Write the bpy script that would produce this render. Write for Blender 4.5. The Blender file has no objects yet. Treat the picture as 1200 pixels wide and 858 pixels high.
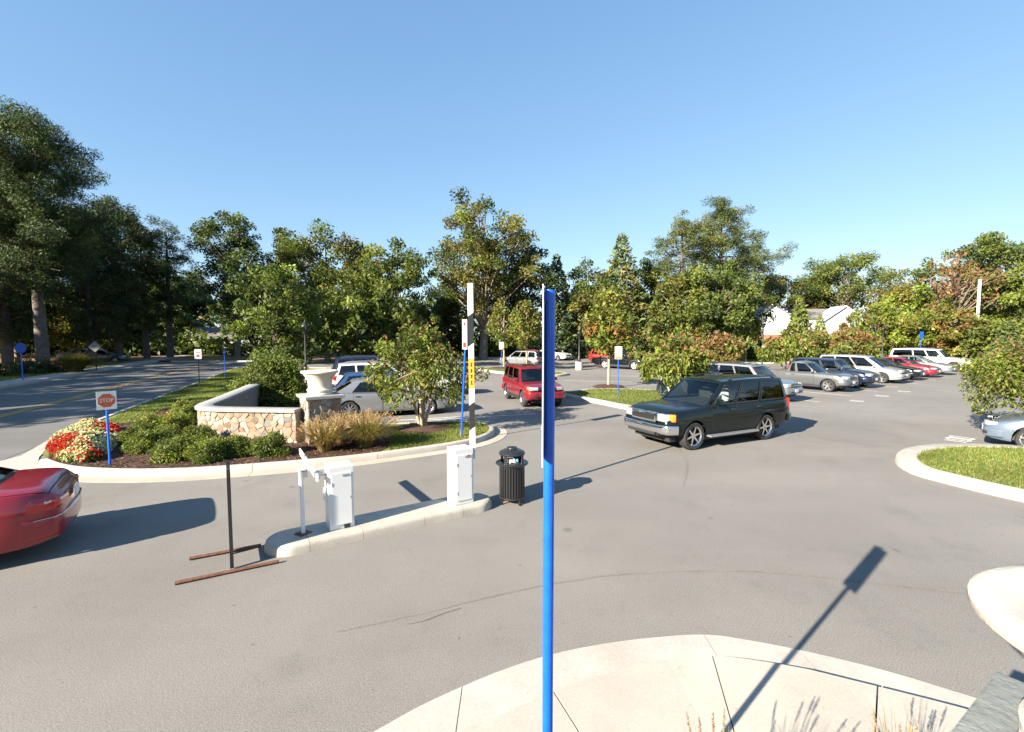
import bpy, bmesh, math, random
import numpy as np
from mathutils import Vector, Matrix
from mathutils.geometry import tessellate_polygon

random.seed(7)
RNG = np.random.default_rng(11)
SC = bpy.context.scene
COL = SC.collection
pi = math.pi

# ---------------------------------------------------------------- camera
CAM_H, FPX = 3.2, 565.0
PITCH = math.atan(38.0 / FPX)
cam = bpy.data.cameras.new("camera")
cam.sensor_width = 36.0
cam.lens = FPX * 36.0 / 1200.0
cam.clip_end = 3000
cam_ob = bpy.data.objects.new("camera", cam)
cam_ob.location = (0, 0, CAM_H)
cam_ob.rotation_euler = (pi / 2 - PITCH, 0, 0)
COL.objects.link(cam_ob)
SC.camera = cam_ob

# ---------------------------------------------------------------- sky, sun, exposure
SUN_EL = math.radians(25.5)
SUN_AZ = math.radians(228.5)          # compass direction of the sun, clockwise from +Y
world = bpy.data.worlds.new("World")
SC.world = world
world.use_nodes = True
wn = world.node_tree.nodes
sky = wn.new("ShaderNodeTexSky")
sky.sky_type = 'NISHITA'
sky.sun_disc = False
sky.sun_elevation = SUN_EL
sky.sun_rotation = SUN_AZ
sky.altitude = 50
sky.air_density = 0.8
sky.dust_density = 0.1
sky.ozone_density = 1.3
wn["Background"].inputs["Strength"].default_value = 0.072
# soften the contrast of the clear-sky model between zenith and horizon, channel by channel
WL_ = world.node_tree.links
sepc = wn.new("ShaderNodeSeparateColor"); comb = wn.new("ShaderNodeCombineColor")
WL_.new(sky.outputs[0], sepc.inputs[0])
for ch, (g_, k_) in enumerate(((0.68, 0.66), (0.56, 0.79), (0.40, 0.94))):
    m0 = wn.new("ShaderNodeMath"); m0.operation = 'MULTIPLY'; m0.inputs[1].default_value = 0.268
    m1 = wn.new("ShaderNodeMath"); m1.operation = 'POWER'; m1.inputs[1].default_value = g_
    m2 = wn.new("ShaderNodeMath"); m2.operation = 'MULTIPLY'; m2.inputs[1].default_value = k_ / 0.268
    WL_.new(sepc.outputs[ch], m0.inputs[0]); WL_.new(m0.outputs[0], m1.inputs[0]); WL_.new(m1.outputs[0], m2.inputs[0]); WL_.new(m2.outputs[0], comb.inputs[ch])
WL_.new(comb.outputs[0], wn["Background"].inputs["Color"])

sun = bpy.data.lights.new("sun", 'SUN')
sun.energy = 5.0
sun.angle = math.radians(0.5)
sun.color = (1.0, 0.90, 0.75)
sun_ob = bpy.data.objects.new("sun", sun)
sd = Vector((math.sin(SUN_AZ) * math.cos(SUN_EL), math.cos(SUN_AZ) * math.cos(SUN_EL), math.sin(SUN_EL)))
sun_ob.rotation_euler = sd.to_track_quat('Z', 'Y').to_euler()
sun_ob.location = (-30, -30, 40)
COL.objects.link(sun_ob)

SC.view_settings.view_transform = 'Standard'
SC.view_settings.look = 'None'
SC.view_settings.exposure = 1.9
SC.view_settings.gamma = 1.0
SC.render.engine = 'CYCLES'
SC.cycles.max_bounces = 6
SC.cycles.transparent_max_bounces = 12
SC.cycles.caustics_reflective = False
SC.cycles.caustics_refractive = False

# ---------------------------------------------------------------- where things stand
def ray(px, py):
    cx, cy = (px - 600) / FPX, -(py - 429) / FPX
    return Vector((cx, math.cos(PITCH) + cy * math.sin(PITCH), -math.sin(PITCH) + cy * math.cos(PITCH)))

def G(px, py, z=0.0):
    d = ray(px, py)
    t = (z - CAM_H) / d.z
    return (d.x * t, d.y * t)

def GP(pts, z=0.0):
    return [G(a, b, z) for a, b in pts]

def at_depth(px, py, y):
    d = ray(px, py)
    t = y / d.y
    return (d.x * t, y, CAM_H + d.z * t)

# ---------------------------------------------------------------- materials
def newmat(name):
    m = bpy.data.materials.new(name)
    m.use_nodes = True
    nt = m.node_tree
    return m, nt, nt.nodes["Principled BSDF"]

def mat(name, col, rough=0.6, metal=0.0, spec=0.5, coat=0.0, var=0.0, vscale=8.0, bump=0.0, bscale=60.0, rand=0.0):
    m, nt, b = newmat(name)
    b.inputs["Base Color"].default_value = (*col, 1)
    b.inputs["Roughness"].default_value = rough
    b.inputs["Metallic"].default_value = metal
    b.inputs["Specular IOR Level"].default_value = spec
    if coat:
        b.inputs["Coat Weight"].default_value = coat
        b.inputs["Coat Roughness"].default_value = 0.04
    tc = nt.nodes.new("ShaderNodeTexCoord")
    if var or rand:
        mp = nt.nodes.new("ShaderNodeMapRange")
        n = nt.nodes.new("ShaderNodeTexNoise")
        n.inputs["Scale"].default_value = vscale
        n.inputs["Detail"].default_value = 6
        n.inputs["Roughness"].default_value = 0.65
        nt.links.new(tc.outputs["Object"], n.inputs["Vector"])
        mp.inputs["From Min"].default_value = 0.3
        mp.inputs["From Max"].default_value = 0.7
        mp.inputs["To Min"].default_value = 1 - var
        mp.inputs["To Max"].default_value = 1 + var
        nt.links.new(n.outputs["Fac"], mp.inputs["Value"])
        mul = nt.nodes.new("ShaderNodeVectorMath"); mul.operation = 'SCALE'
        mul.inputs[0].default_value = col
        src = mp.outputs[0]
        if rand:
            oi = nt.nodes.new("ShaderNodeObjectInfo")
            mr = nt.nodes.new("ShaderNodeMapRange")
            mr.inputs["To Min"].default_value = 1 - rand
            mr.inputs["To Max"].default_value = 1 + rand
            nt.links.new(oi.outputs["Random"], mr.inputs["Value"])
            mm = nt.nodes.new("ShaderNodeMath"); mm.operation = 'MULTIPLY'
            nt.links.new(src, mm.inputs[0]); nt.links.new(mr.outputs[0], mm.inputs[1])
            src = mm.outputs[0]
        nt.links.new(src, mul.inputs["Scale"])
        nt.links.new(mul.outputs[0], b.inputs["Base Color"])
    if bump:
        n2 = nt.nodes.new("ShaderNodeTexNoise")
        n2.inputs["Scale"].default_value = bscale
        n2.inputs["Detail"].default_value = 4
        nt.links.new(tc.outputs["Object"], n2.inputs["Vector"])
        bp = nt.nodes.new("ShaderNodeBump")
        bp.inputs["Strength"].default_value = bump
        bp.inputs["Distance"].default_value = 0.02
        nt.links.new(n2.outputs["Fac"], bp.inputs["Height"])
        nt.links.new(bp.outputs[0], b.inputs["Normal"])
    return m

def ground_mat(name, c1, c2, big, c3, fine, fine_amt, rough=0.9, bump=0.15, streak=None, stains=0.0):
    """two colours mixed by large patches, speckled by a fine aggregate"""
    m, nt, b = newmat(name)
    L = nt.links
    tc = nt.nodes.new("ShaderNodeTexCoord")
    n1 = nt.nodes.new("ShaderNodeTexNoise"); n1.inputs["Scale"].default_value = big
    n1.inputs["Detail"].default_value = 7; n1.inputs["Roughness"].default_value = 0.6
    L.new(tc.outputs["Object"], n1.inputs["Vector"])
    r1 = nt.nodes.new("ShaderNodeValToRGB")
    r1.color_ramp.elements[0].position = 0.36; r1.color_ramp.elements[1].position = 0.66
    r1.color_ramp.elements[0].color = (*c1, 1); r1.color_ramp.elements[1].color = (*c2, 1)
    L.new(n1.outputs["Fac"], r1.inputs["Fac"])
    n2 = nt.nodes.new("ShaderNodeTexNoise"); n2.inputs["Scale"].default_value = fine
    n2.inputs["Detail"].default_value = 5; n2.inputs["Roughness"].default_value = 0.75
    L.new(tc.outputs["Object"], n2.inputs["Vector"])
    mr = nt.nodes.new("ShaderNodeMapRange")
    mr.inputs["From Min"].default_value = 0.32; mr.inputs["From Max"].default_value = 0.68
    mr.inputs["To Min"].default_value = 1 - fine_amt; mr.inputs["To Max"].default_value = 1 + fine_amt
    L.new(n2.outputs["Fac"], mr.inputs["Value"])
    sc_ = nt.nodes.new("ShaderNodeVectorMath"); sc_.operation = 'SCALE'
    L.new(r1.outputs["Color"], sc_.inputs[0]); L.new(mr.outputs[0], sc_.inputs["Scale"])
    v = nt.nodes.new("ShaderNodeTexVoronoi"); v.inputs["Scale"].default_value = fine * 0.55
    L.new(tc.outputs["Object"], v.inputs["Vector"])
    r2 = nt.nodes.new("ShaderNodeValToRGB")
    r2.color_ramp.elements[0].position = 0.10; r2.color_ramp.elements[1].position = 0.22
    r2.color_ramp.elements[0].color = (1, 1, 1, 1); r2.color_ramp.elements[1].color = (0, 0, 0, 1)
    L.new(v.outputs["Distance"], r2.inputs["Fac"])
    mx = nt.nodes.new("ShaderNodeMix"); mx.data_type = 'RGBA'
    mm = nt.nodes.new("ShaderNodeMath"); mm.operation = 'MULTIPLY'; mm.inputs[1].default_value = 0.45
    L.new(r2.outputs["Color"], mm.inputs[0])
    L.new(mm.outputs[0], mx.inputs["Factor"])
    L.new(sc_.outputs[0], mx.inputs["A"]); mx.inputs["B"].default_value = (*c3, 1)
    out = mx.outputs["Result"]
    if streak:
        # long worn wheel paths: stretched noise
        mp = nt.nodes.new("ShaderNodeMapping")
        mp.inputs["Rotation"].default_value = (0, 0, streak[0]); mp.inputs["Scale"].default_value = (0.05, 0.9, 1)
        L.new(tc.outputs["Object"], mp.inputs["Vector"])
        n3 = nt.nodes.new("ShaderNodeTexNoise"); n3.inputs["Scale"].default_value = 1.0; n3.inputs["Detail"].default_value = 5
        L.new(mp.outputs[0], n3.inputs["Vector"])
        m3 = nt.nodes.new("ShaderNodeMapRange"); m3.inputs["From Min"].default_value = 0.35; m3.inputs["From Max"].default_value = 0.65
        m3.inputs["To Min"].default_value = 1 - streak[1]; m3.inputs["To Max"].default_value = 1 + streak[1]
        L.new(n3.outputs["Fac"], m3.inputs["Value"])
        s3 = nt.nodes.new("ShaderNodeVectorMath"); s3.operation = 'SCALE'
        L.new(out, s3.inputs[0]); L.new(m3.outputs[0], s3.inputs["Scale"])
        out = s3.outputs[0]
    if stains:
        # drips, grit and blotches: each a spot of its own
        for kind, scale, lo, hi, dark in (('N', 0.8, 0.55, 0.74, 0.76), ('N', 3.1, 0.62, 0.76, 0.74), ('N', 0.16, 0.48, 0.70, 0.84), ('V', 0.75, 0.045, 0.075, 0.62), ('V', 2.3, 0.035, 0.06, 0.55), ('V', 6.0, 0.04, 0.075, 0.6)):
            dark = 1 - (1 - dark) * stains
            t_ = nt.nodes.new("ShaderNodeTexNoise" if kind == 'N' else "ShaderNodeTexVoronoi"); t_.inputs["Scale"].default_value = scale
            if kind == 'N': t_.inputs["Detail"].default_value = 8; t_.inputs["Roughness"].default_value = 0.7
            wv = nt.nodes.new("ShaderNodeTexNoise"); wv.inputs["Scale"].default_value = scale * 3
            av = nt.nodes.new("ShaderNodeVectorMath"); av.operation = 'MULTIPLY_ADD'; av.inputs[1].default_value = (0.12 / scale,) * 3
            L.new(tc.outputs["Object"], wv.inputs["Vector"]); L.new(wv.outputs["Color"], av.inputs[0]); L.new(tc.outputs["Object"], av.inputs[2]); L.new(av.outputs[0], t_.inputs["Vector"])
            ms = nt.nodes.new("ShaderNodeMapRange"); ms.inputs["From Min"].default_value = lo; ms.inputs["From Max"].default_value = hi
            ms.inputs["To Min"].default_value = 1.0 if kind == 'N' else dark; ms.inputs["To Max"].default_value = dark if kind == 'N' else 1.0
            L.new(t_.outputs["Fac" if kind == 'N' else "Distance"], ms.inputs["Value"])
            s4 = nt.nodes.new("ShaderNodeVectorMath"); s4.operation = 'SCALE'
            L.new(out, s4.inputs[0]); L.new(ms.outputs[0], s4.inputs["Scale"]); out = s4.outputs[0]
    L.new(out, b.inputs["Base Color"])
    b.inputs["Roughness"].default_value = rough
    b.inputs["Specular IOR Level"].default_value = 0.3
    bp = nt.nodes.new("ShaderNodeBump"); bp.inputs["Strength"].default_value = bump; bp.inputs["Distance"].default_value = 0.01
    L.new(n2.outputs["Fac"], bp.inputs["Height"]); L.new(bp.outputs[0], b.inputs["Normal"])
    return m

def leaf_mat(name, trans=0.35, rough=0.55, rand=0.12):
    m, nt, b = newmat(name)
    L = nt.links
    at = nt.nodes.new("ShaderNodeAttribute"); at.attribute_name = "tint"
    oi = nt.nodes.new("ShaderNodeObjectInfo")
    mr = nt.nodes.new("ShaderNodeMapRange"); mr.inputs["To Min"].default_value = 1 - rand; mr.inputs["To Max"].default_value = 1 + rand
    L.new(oi.outputs["Random"], mr.inputs["Value"])
    sc_ = nt.nodes.new("ShaderNodeVectorMath"); sc_.operation = 'SCALE'
    L.new(at.outputs["Color"], sc_.inputs[0]); L.new(mr.outputs[0], sc_.inputs["Scale"])
    L.new(sc_.outputs[0], b.inputs["Base Color"])
    b.inputs["Roughness"].default_value = rough
    b.inputs["Specular IOR Level"].default_value = 0.35
    tr = nt.nodes.new("ShaderNodeBsdfTranslucent")
    t2 = nt.nodes.new("ShaderNodeVectorMath"); t2.operation = 'MULTIPLY'; t2.inputs[1].default_value = (1.25, 1.3, 0.6)
    L.new(sc_.outputs[0], t2.inputs[0]); L.new(t2.outputs[0], tr.inputs["Color"])
    mx = nt.nodes.new("ShaderNodeMixShader"); mx.inputs[0].default_value = trans
    L.new(b.outputs[0], mx.inputs[1]); L.new(tr.outputs[0], mx.inputs[2])
    L.new(mx.outputs[0], nt.nodes["Material Output"].inputs["Surface"])
    return m

def glass_mat(name, tint, gloss=0.9):
    m, nt, b = newmat(name)
    L = nt.links
    tr = nt.nodes.new("ShaderNodeBsdfTransparent"); tr.inputs["Color"].default_value = (*tint, 1)
    gl = nt.nodes.new("ShaderNodeBsdfGlossy"); gl.inputs["Roughness"].default_value = 0.02
    gl.inputs["Color"].default_value = (gloss, gloss, gloss, 1)
    fr = nt.nodes.new("ShaderNodeFresnel"); fr.inputs["IOR"].default_value = 1.75
    mx = nt.nodes.new("ShaderNodeMixShader")
    L.new(fr.outputs[0], mx.inputs[0]); L.new(tr.outputs[0], mx.inputs[1]); L.new(gl.outputs[0], mx.inputs[2])
    L.new(mx.outputs[0], nt.nodes["Material Output"].inputs["Surface"])
    return m

M = {}
M['asphalt'] = ground_mat("worn_asphalt", (0.167, 0.156, 0.142), (0.201, 0.189, 0.173), 0.22, (0.34, 0.32, 0.29), 75, 0.5, streak=(0.5, 0.03), stains=0.75)
M['road'] = ground_mat("road_asphalt", (0.115, 0.112, 0.108), (0.15, 0.145, 0.14), 0.3, (0.28, 0.27, 0.26), 60, 0.3, streak=(1.93, 0.08))
M['patch'] = ground_mat("sealed_asphalt", (0.15, 0.135, 0.118), (0.195, 0.178, 0.16), 1.5, (0.2, 0.19, 0.18), 60, 0.3)
M['concrete'] = ground_mat("pale_concrete", (0.35, 0.315, 0.27), (0.41, 0.375, 0.325), 0.9, (0.5, 0.46, 0.42), 45, 0.09, rough=0.85, bump=0.08, stains=0.5)
M['kerb'] = ground_mat("kerb_concrete", (0.355, 0.32, 0.28), (0.43, 0.395, 0.35), 1.6, (0.5, 0.46, 0.42), 40, 0.12, rough=0.85, bump=0.1, stains=0.5)
M['gutter'] = ground_mat("stained_gutter_concrete", (0.34, 0.30, 0.245), (0.42, 0.375, 0.31), 1.2, (0.5, 0.46, 0.4), 40, 0.14, rough=0.9, bump=0.1)
M['median'] = ground_mat("median_concrete", (0.335, 0.305, 0.26), (0.42, 0.39, 0.34), 2.2, (0.58, 0.55, 0.5), 50, 0.14, rough=0.85, bump=0.12, stains=0.5)
M['soil'] = ground_mat("grassy_ground", (0.055, 0.065, 0.022), (0.10, 0.10, 0.04), 0.25, (0.16, 0.12, 0.06), 12, 0.3, bump=0.4)
M['lawn'] = ground_mat("lawn_soil", (0.10, 0.135, 0.028), (0.16, 0.185, 0.045), 1.1, (0.17, 0.17, 0.06), 26, 0.35, bump=0.5)
M['straw'] = ground_mat("pine_straw", (0.15, 0.085, 0.04), (0.22, 0.14, 0.07), 0.35, (0.28, 0.19, 0.1), 14, 0.35, bump=0.4)
M['mulch'] = ground_mat("bark_mulch", (0.05, 0.027, 0.018), (0.085, 0.045, 0.03), 2.5, (0.15, 0.09, 0.06), 32, 0.5, bump=0.9)
M['leaf'] = leaf_mat("foliage_leaf")
M['needle'] = leaf_mat("pine_needle", trans=0.15, rough=0.6)
M['grass'] = leaf_mat("grass_blade", trans=0.4, rough=0.6, rand=0.05)
M['petal'] = leaf_mat("flower_petal", trans=0.35, rough=0.6, rand=0.0)
M['bark'] = mat("grey_bark", (0.17, 0.135, 0.105), 0.9, var=0.4, vscale=5, bump=0.8, bscale=14)
M['pine_bark'] = mat("pine_bark", (0.105, 0.08, 0.065), 0.9, var=0.45, vscale=3, bump=1.0, bscale=9)
M['smooth_bark'] = mat("smooth_tan_bark", (0.36, 0.26, 0.17), 0.75, var=0.25, vscale=7, bump=0.3, bscale=20)
M['white'] = mat("white_enamel", (0.68, 0.68, 0.67), 0.35, coat=0.2, var=0.03, vscale=4)
M['white_matte'] = mat("white_paint", (0.74, 0.73, 0.70), 0.7, var=0.08, vscale=3)
M['line_white'] = mat("worn_white_line", (0.56, 0.545, 0.52), 0.85, var=0.3, vscale=9)
M['line_yellow'] = mat("worn_yellow_line", (0.52, 0.30, 0.05), 0.85, var=0.3, vscale=6)
M['black'] = mat("black_metal", (0.018, 0.018, 0.02), 0.42, var=0.15, vscale=6)
M['gloss_black'] = mat("black_powdercoat", (0.016, 0.016, 0.017), 0.3, coat=0.3)
M['dark_plastic'] = mat("dark_plastic", (0.022, 0.022, 0.024), 0.6)
M['interior'] = mat("car_interior", (0.05, 0.048, 0.046), 0.85)
M['rubber'] = mat("tyre_rubber", (0.022, 0.022, 0.022), 0.8, var=0.2, vscale=20)
M['alloy'] = mat("alloy", (0.62, 0.62, 0.63), 0.28, metal=1.0)
M['chrome'] = mat("chrome", (0.82, 0.82, 0.83), 0.08, metal=1.0)
M['galv'] = mat("galvanised_steel", (0.42, 0.43, 0.44), 0.45, metal=0.8, var=0.15)
M['rust'] = mat("rusty_steel", (0.13, 0.055, 0.032), 0.85, var=0.45, vscale=18, bump=0.4)
M['blue'] = mat("blue_post_paint", (0.006, 0.10, 0.54), 0.34, coat=0.2, var=0.14, vscale=14, bump=0.05, bscale=40)
M['blue_sign'] = mat("shaded_blue_sign_face", (0.006, 0.075, 0.38), 0.4)  # blue darkened, shade over the round road sign worked into the colour
M['sign_white'] = mat("white_sign_face", (0.78, 0.78, 0.76), 0.45)
M['sign_back'] = mat("shaded_bare_aluminium_sign_back", (0.24, 0.245, 0.25), 0.45, metal=0.6)  # aluminium darkened, the shade across the road put into its colour
M['orange'] = mat("orange_sign_band", (0.72, 0.16, 0.02), 0.5)
M['stop'] = mat("sun_warmed_red", (0.58, 0.12, 0.04), 0.55)  # red turned towards orange, the sun's warm light put into the colour
M['red_ink'] = mat("red_sign_ink", (0.5, 0.03, 0.03), 0.5)
M['ink'] = mat("dark_ink", (0.02, 0.02, 0.02), 0.6)
M['yellow'] = mat("yellow_tape", (0.5, 0.3, 0.025), 0.5)
M['mortar'] = mat("wall_mortar", (0.25, 0.215, 0.175), 0.95, var=0.2, vscale=8, bump=0.5, bscale=40)
M['cap'] = mat("bluestone_cap", (0.275, 0.275, 0.265), 0.8, var=0.16, vscale=5, bump=0.25, bscale=30)
M['cap_near'] = mat('rough_bluestone_cap', (0.17, 0.185, 0.18), 0.85, var=0.2, vscale=5, bump=0.5, bscale=25)
STONES = [mat("tan_stone", (0.27, 0.20, 0.145), 0.9, var=0.3, vscale=6, bump=0.6, bscale=25, rand=0.2),
          mat("pale_stone", (0.32, 0.27, 0.215), 0.9, var=0.2, vscale=6, bump=0.6, bscale=25, rand=0.18),
          mat("rust_stone", (0.265, 0.165, 0.105), 0.9, var=0.35, vscale=5, bump=0.6, bscale=25, rand=0.2),
          mat("grey_stone", (0.22, 0.205, 0.185), 0.9, var=0.25, vscale=6, bump=0.6, bscale=25, rand=0.2),
          mat("brown_stone", (0.20, 0.14, 0.09), 0.9, var=0.3, vscale=6, bump=0.6, bscale=25, rand=0.2)]
M['urn'] = mat("cast_stone_urn", (0.54, 0.485, 0.40), 0.8, var=0.1, vscale=3, bump=0.15, bscale=50)
M['urn_white'] = mat("pale_cast_stone_urn", (0.46, 0.42, 0.36), 0.8, var=0.14, vscale=4, bump=0.2, bscale=50)
M['skin'] = mat("skin", (0.45, 0.25, 0.17), 0.55)
M['shirt'] = mat("white_cotton", (0.75, 0.75, 0.74), 0.85)
M['hair'] = mat("brown_hair", (0.05, 0.03, 0.02), 0.6)
M['brick'] = mat("red_brick", (0.32, 0.12, 0.07), 0.9, var=0.3, vscale=4)
M['siding'] = mat("white_siding", (0.72, 0.71, 0.69), 0.7, var=0.05)
M['grey_siding'] = mat("grey_blue_siding", (0.36, 0.40, 0.44), 0.7, var=0.05)
M['shingle'] = mat("grey_shingle", (0.16, 0.15, 0.14), 0.9, var=0.3, vscale=2)
M['glass'] = glass_mat("tinted_car_glass", (0.32, 0.38, 0.37))
M['clear_glass'] = glass_mat("windshield_glass", (0.55, 0.63, 0.60))
M['privacy'] = glass_mat("privacy_glass", (0.07, 0.08, 0.085))
M['pane'] = mat("window_pane", (0.03, 0.04, 0.05), 0.08, spec=0.8)
M['lens_clear'] = mat("headlight_lens", (0.50, 0.52, 0.55), 0.14, metal=0.5, coat=0.6)
M['lens_red'] = mat("red_lens", (0.42, 0.012, 0.012), 0.15, coat=0.6)
M['lens_amber'] = mat("amber_lens", (0.75, 0.22, 0.02), 0.15, coat=0.6)
M['plate'] = mat("number_plate", (0.65, 0.68, 0.72), 0.5)
M['lantern'] = glass_mat("lantern_glass", (0.85, 0.85, 0.8))
M['blue_bits'] = mat("blue_wrapper", (0.05, 0.25, 0.45), 0.5)

def paint(name, col, metal=0.35, rough=0.32):
    dark = max(col) < 0.1
    return mat(name, col, rough, metal=metal, coat=0.35 if dark else 0.8, spec=0.3 if dark else 0.5)

# ---------------------------------------------------------------- object helpers
def tag(o, label=None, cat=None, group=None, kind=None):
    if label: o["label"] = label
    if cat: o["category"] = cat
    if group: o["group"] = group
    if kind: o["kind"] = kind
    return o

def empty(name, loc=(0, 0, 0), rz=0.0, label=None, cat=None, group=None, kind=None, parent=None):
    o = bpy.data.objects.new(name, None)
    o.empty_display_size = 0.2
    o.location = loc
    o.rotation_euler = (0, 0, rz)
    COL.objects.link(o)
    if parent: o.parent = parent
    return tag(o, label, cat, group, kind)

def link(name, me, parent=None, loc=(0, 0, 0), rot=(0, 0, 0)):
    o = bpy.data.objects.new(name, me)
    o.location = loc
    o.rotation_euler = rot
    COL.objects.link(o)
    if parent: o.parent = parent
    return o

def children(o):
    return [c for c in COL.objects if c.parent == o]

KIDS = {}
def copy_tree(o, loc=None, rz=None, label=None, group=None, scale=None, parent=None):
    c = o.copy()
    COL.objects.link(c)
    if parent: c.parent = parent
    if loc is not None: c.location = loc
    if rz is not None: c.rotation_euler = (0, 0, rz)
    if scale is not None: c.scale = scale
    if label: c["label"] = label
    if group: c["group"] = group
    for ch in list(o.children):
        copy_tree(ch, parent=c)
    return c

class MB:
    """collects simple shapes into one mesh"""
    def __init__(s):
        s.v, s.f, s.m = [], [], []
    def add(s, vs, fs, mi=0, T=None):
        b = len(s.v)
        for p in vs:
            p = Vector(p)
            s.v.append(tuple(T @ p) if T else tuple(p))
        for f in fs:
            s.f.append(tuple(b + i for i in f)); s.m.append(mi)
        return s
    def box(s, c, d, mi=0, rz=0.0, T=None, taper=1.0):
        hx, hy, hz = d[0] / 2, d[1] / 2, d[2] / 2
        vs = []
        for z, k in ((-hz, 1.0), (hz, taper)):
            for x, y in ((-hx, -hy), (hx, -hy), (hx, hy), (-hx, hy)):
                q = Matrix.Rotation(rz, 3, 'Z') @ Vector((x * k, y * k, 0))
                vs.append((c[0] + q.x, c[1] + q.y, c[2] + z))
        fs = [(3, 2, 1, 0), (4, 5, 6, 7), (0, 1, 5, 4), (1, 2, 6, 5), (2, 3, 7, 6), (3, 0, 4, 7)]
        return s.add(vs, fs, mi, T)
    def tube(s, path, radii, n=8, mi=0, cap=True, T=None):
        vs, fs = [], []
        P = [Vector(p) for p in path]
        if not hasattr(radii, '__len__'): radii = [radii] * len(P)
        up = Vector((0.31, 0.17, 0.93))
        for i, p in enumerate(P):
            d = (P[min(i + 1, len(P) - 1)] - P[max(i - 1, 0)]).normalized()
            a = d.cross(up)
            if a.length < 1e-3: a = d.cross(Vector((1, 0, 0)))
            a.normalize(); b = d.cross(a)
            for k in range(n):
                t = 2 * pi * k / n
                vs.append(p + (a * math.cos(t) + b * math.sin(t)) * radii[i])
        for i in range(len(P) - 1):
            for k in range(n):
                k2 = (k + 1) % n
                fs.append((i * n + k, (i + 1) * n + k, (i + 1) * n + k2, i * n + k2))
        if cap:
            fs.append(tuple(range(n)))
            fs.append(tuple((len(P) - 1) * n + k for k in reversed(range(n))))
        return s.add(vs, fs, mi, T)
    def lathe(s, prof, n=32, mi=0, T=None, c=(0, 0, 0), closed=False, cap=True):
        vs, fs = [], []
        for r, z in prof:
            for k in range(n):
                t = 2 * pi * k / n
                vs.append((c[0] + r * math.cos(t), c[1] + r * math.sin(t), c[2] + z))
        m = len(prof)
        for i in range(m - 1 + (1 if closed else 0)):
            i2 = (i + 1) % m
            for k in range(n):
                k2 = (k + 1) % n
                fs.append((i * n + k, i * n + k2, i2 * n + k2, i2 * n + k))
        if not closed and cap:
            if prof[0][0] > 1e-4: fs.append(tuple(reversed(range(n))))
            if prof[-1][0] > 1e-4: fs.append(tuple((m - 1) * n + k for k in range(n)))
        return s.add(vs, fs, mi, T)
    def prism(s, poly, z0, z1, mi=0, T=None):
        n = len(poly)
        zz0 = z0 if hasattr(z0, '__len__') else [z0] * n
        zz1 = z1 if hasattr(z1, '__len__') else [z1] * n
        vs = [(p[0], p[1], zz0[i]) for i, p in enumerate(poly)] + [(p[0], p[1], zz1[i]) for i, p in enumerate(poly)]
        fs = [(i, (i + 1) % n, n + (i + 1) % n, n + i) for i in range(n)]
        tri = tessellate_polygon([[Vector((p[0], p[1], 0)) for p in poly]])
        for a, b, c in tri:
            fs.append((n + a, n + b, n + c))
            fs.append((c, b, a))
        return s.add(vs, fs, mi, T)
    def mesh(s, name, mats, smooth=35):
        me = bpy.data.meshes.new(name)
        me.from_pydata(s.v, [], s.f)
        for m in (mats if isinstance(mats, (list, tuple)) else [mats]): me.materials.append(m)
        me.polygons.foreach_set('material_index', s.m)
        bm = bmesh.new(); bm.from_mesh(me)
        bmesh.ops.recalc_face_normals(bm, faces=bm.faces)
        bm.to_mesh(me); bm.free()
        if smooth:
            me.polygons.foreach_set('use_smooth', [True] * len(me.polygons))
            me.set_sharp_from_angle(angle=math.radians(smooth))
        me.update()
        return me
    def build(s, name, mats, parent=None, smooth=35, bevel=0, loc=(0, 0, 0), rot=(0, 0, 0)):
        me = s.mesh(name, mats, smooth)
        if bevel:
            bm = bmesh.new(); bm.from_mesh(me)
            es = [e for e in bm.edges if len(e.link_faces) == 2 and e.calc_face_angle(0) > 0.6]
            bmesh.ops.bevel(bm, geom=es, offset=bevel, segments=2, affect='EDGES', profile=0.6, clamp_overlap=True)
            bm.to_mesh(me); bm.free()
            me.polygons.foreach_set('use_smooth', [False] * len(me.polygons))
        return link(name, me, parent, loc, rot)

def np_mesh(name, V, Fc, material, tint=None):
    V = np.asarray(V, np.float32); Fc = np.asarray(Fc, np.int32)
    me = bpy.data.meshes.new(name)
    nf, k = Fc.shape
    me.vertices.add(len(V)); me.vertices.foreach_set('co', V.ravel())
    me.loops.add(nf * k); me.loops.foreach_set('vertex_index', Fc.ravel())
    me.polygons.add(nf)
    me.polygons.foreach_set('loop_start', np.arange(nf, dtype=np.int32) * k)
    me.polygons.foreach_set('loop_total', np.full(nf, k, np.int32))
    me.update(calc_edges=True)
    if tint is not None:
        a = me.color_attributes.new('tint', 'FLOAT_COLOR', 'POINT')
        t4 = np.ones((len(V), 4), np.float32); t4[:, :3] = tint
        a.data.foreach_set('color', t4.ravel())
    me.materials.append(material)
    return me

def unit(a):
    return a / np.maximum(np.linalg.norm(a, axis=1, keepdims=True), 1e-6)

def leaf_quads(C, size, tint, aspect=0.5, flat=0.0, axis=None):
    """one rhombic leaf (or leaf tuft) per point; returns verts, faces, vertex tints"""
    n = len(C)
    nrm = RNG.normal(size=(n, 3)); nrm = unit(nrm)
    nrm[:, 2] += flat; nrm = unit(nrm)
    a = RNG.normal(size=(n, 3)) if axis is None else axis + RNG.normal(size=(n, 3)) * 0.45
    u = unit(a - nrm * (a * nrm).sum(1, keepdims=True))
    v = np.cross(nrm, u)
    s = (np.asarray(size) * (0.5 + 1.0 * RNG.random(n)))[:, None]
    bend = nrm * s * 0.18
    P = np.stack([C + u * s - bend, C + v * s * aspect, C - u * s - bend, C - v * s * aspect], 1).reshape(-1, 3)
    F = np.arange(n * 4).reshape(n, 4)
    return P, F, np.repeat(tint, 4, 0)

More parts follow.
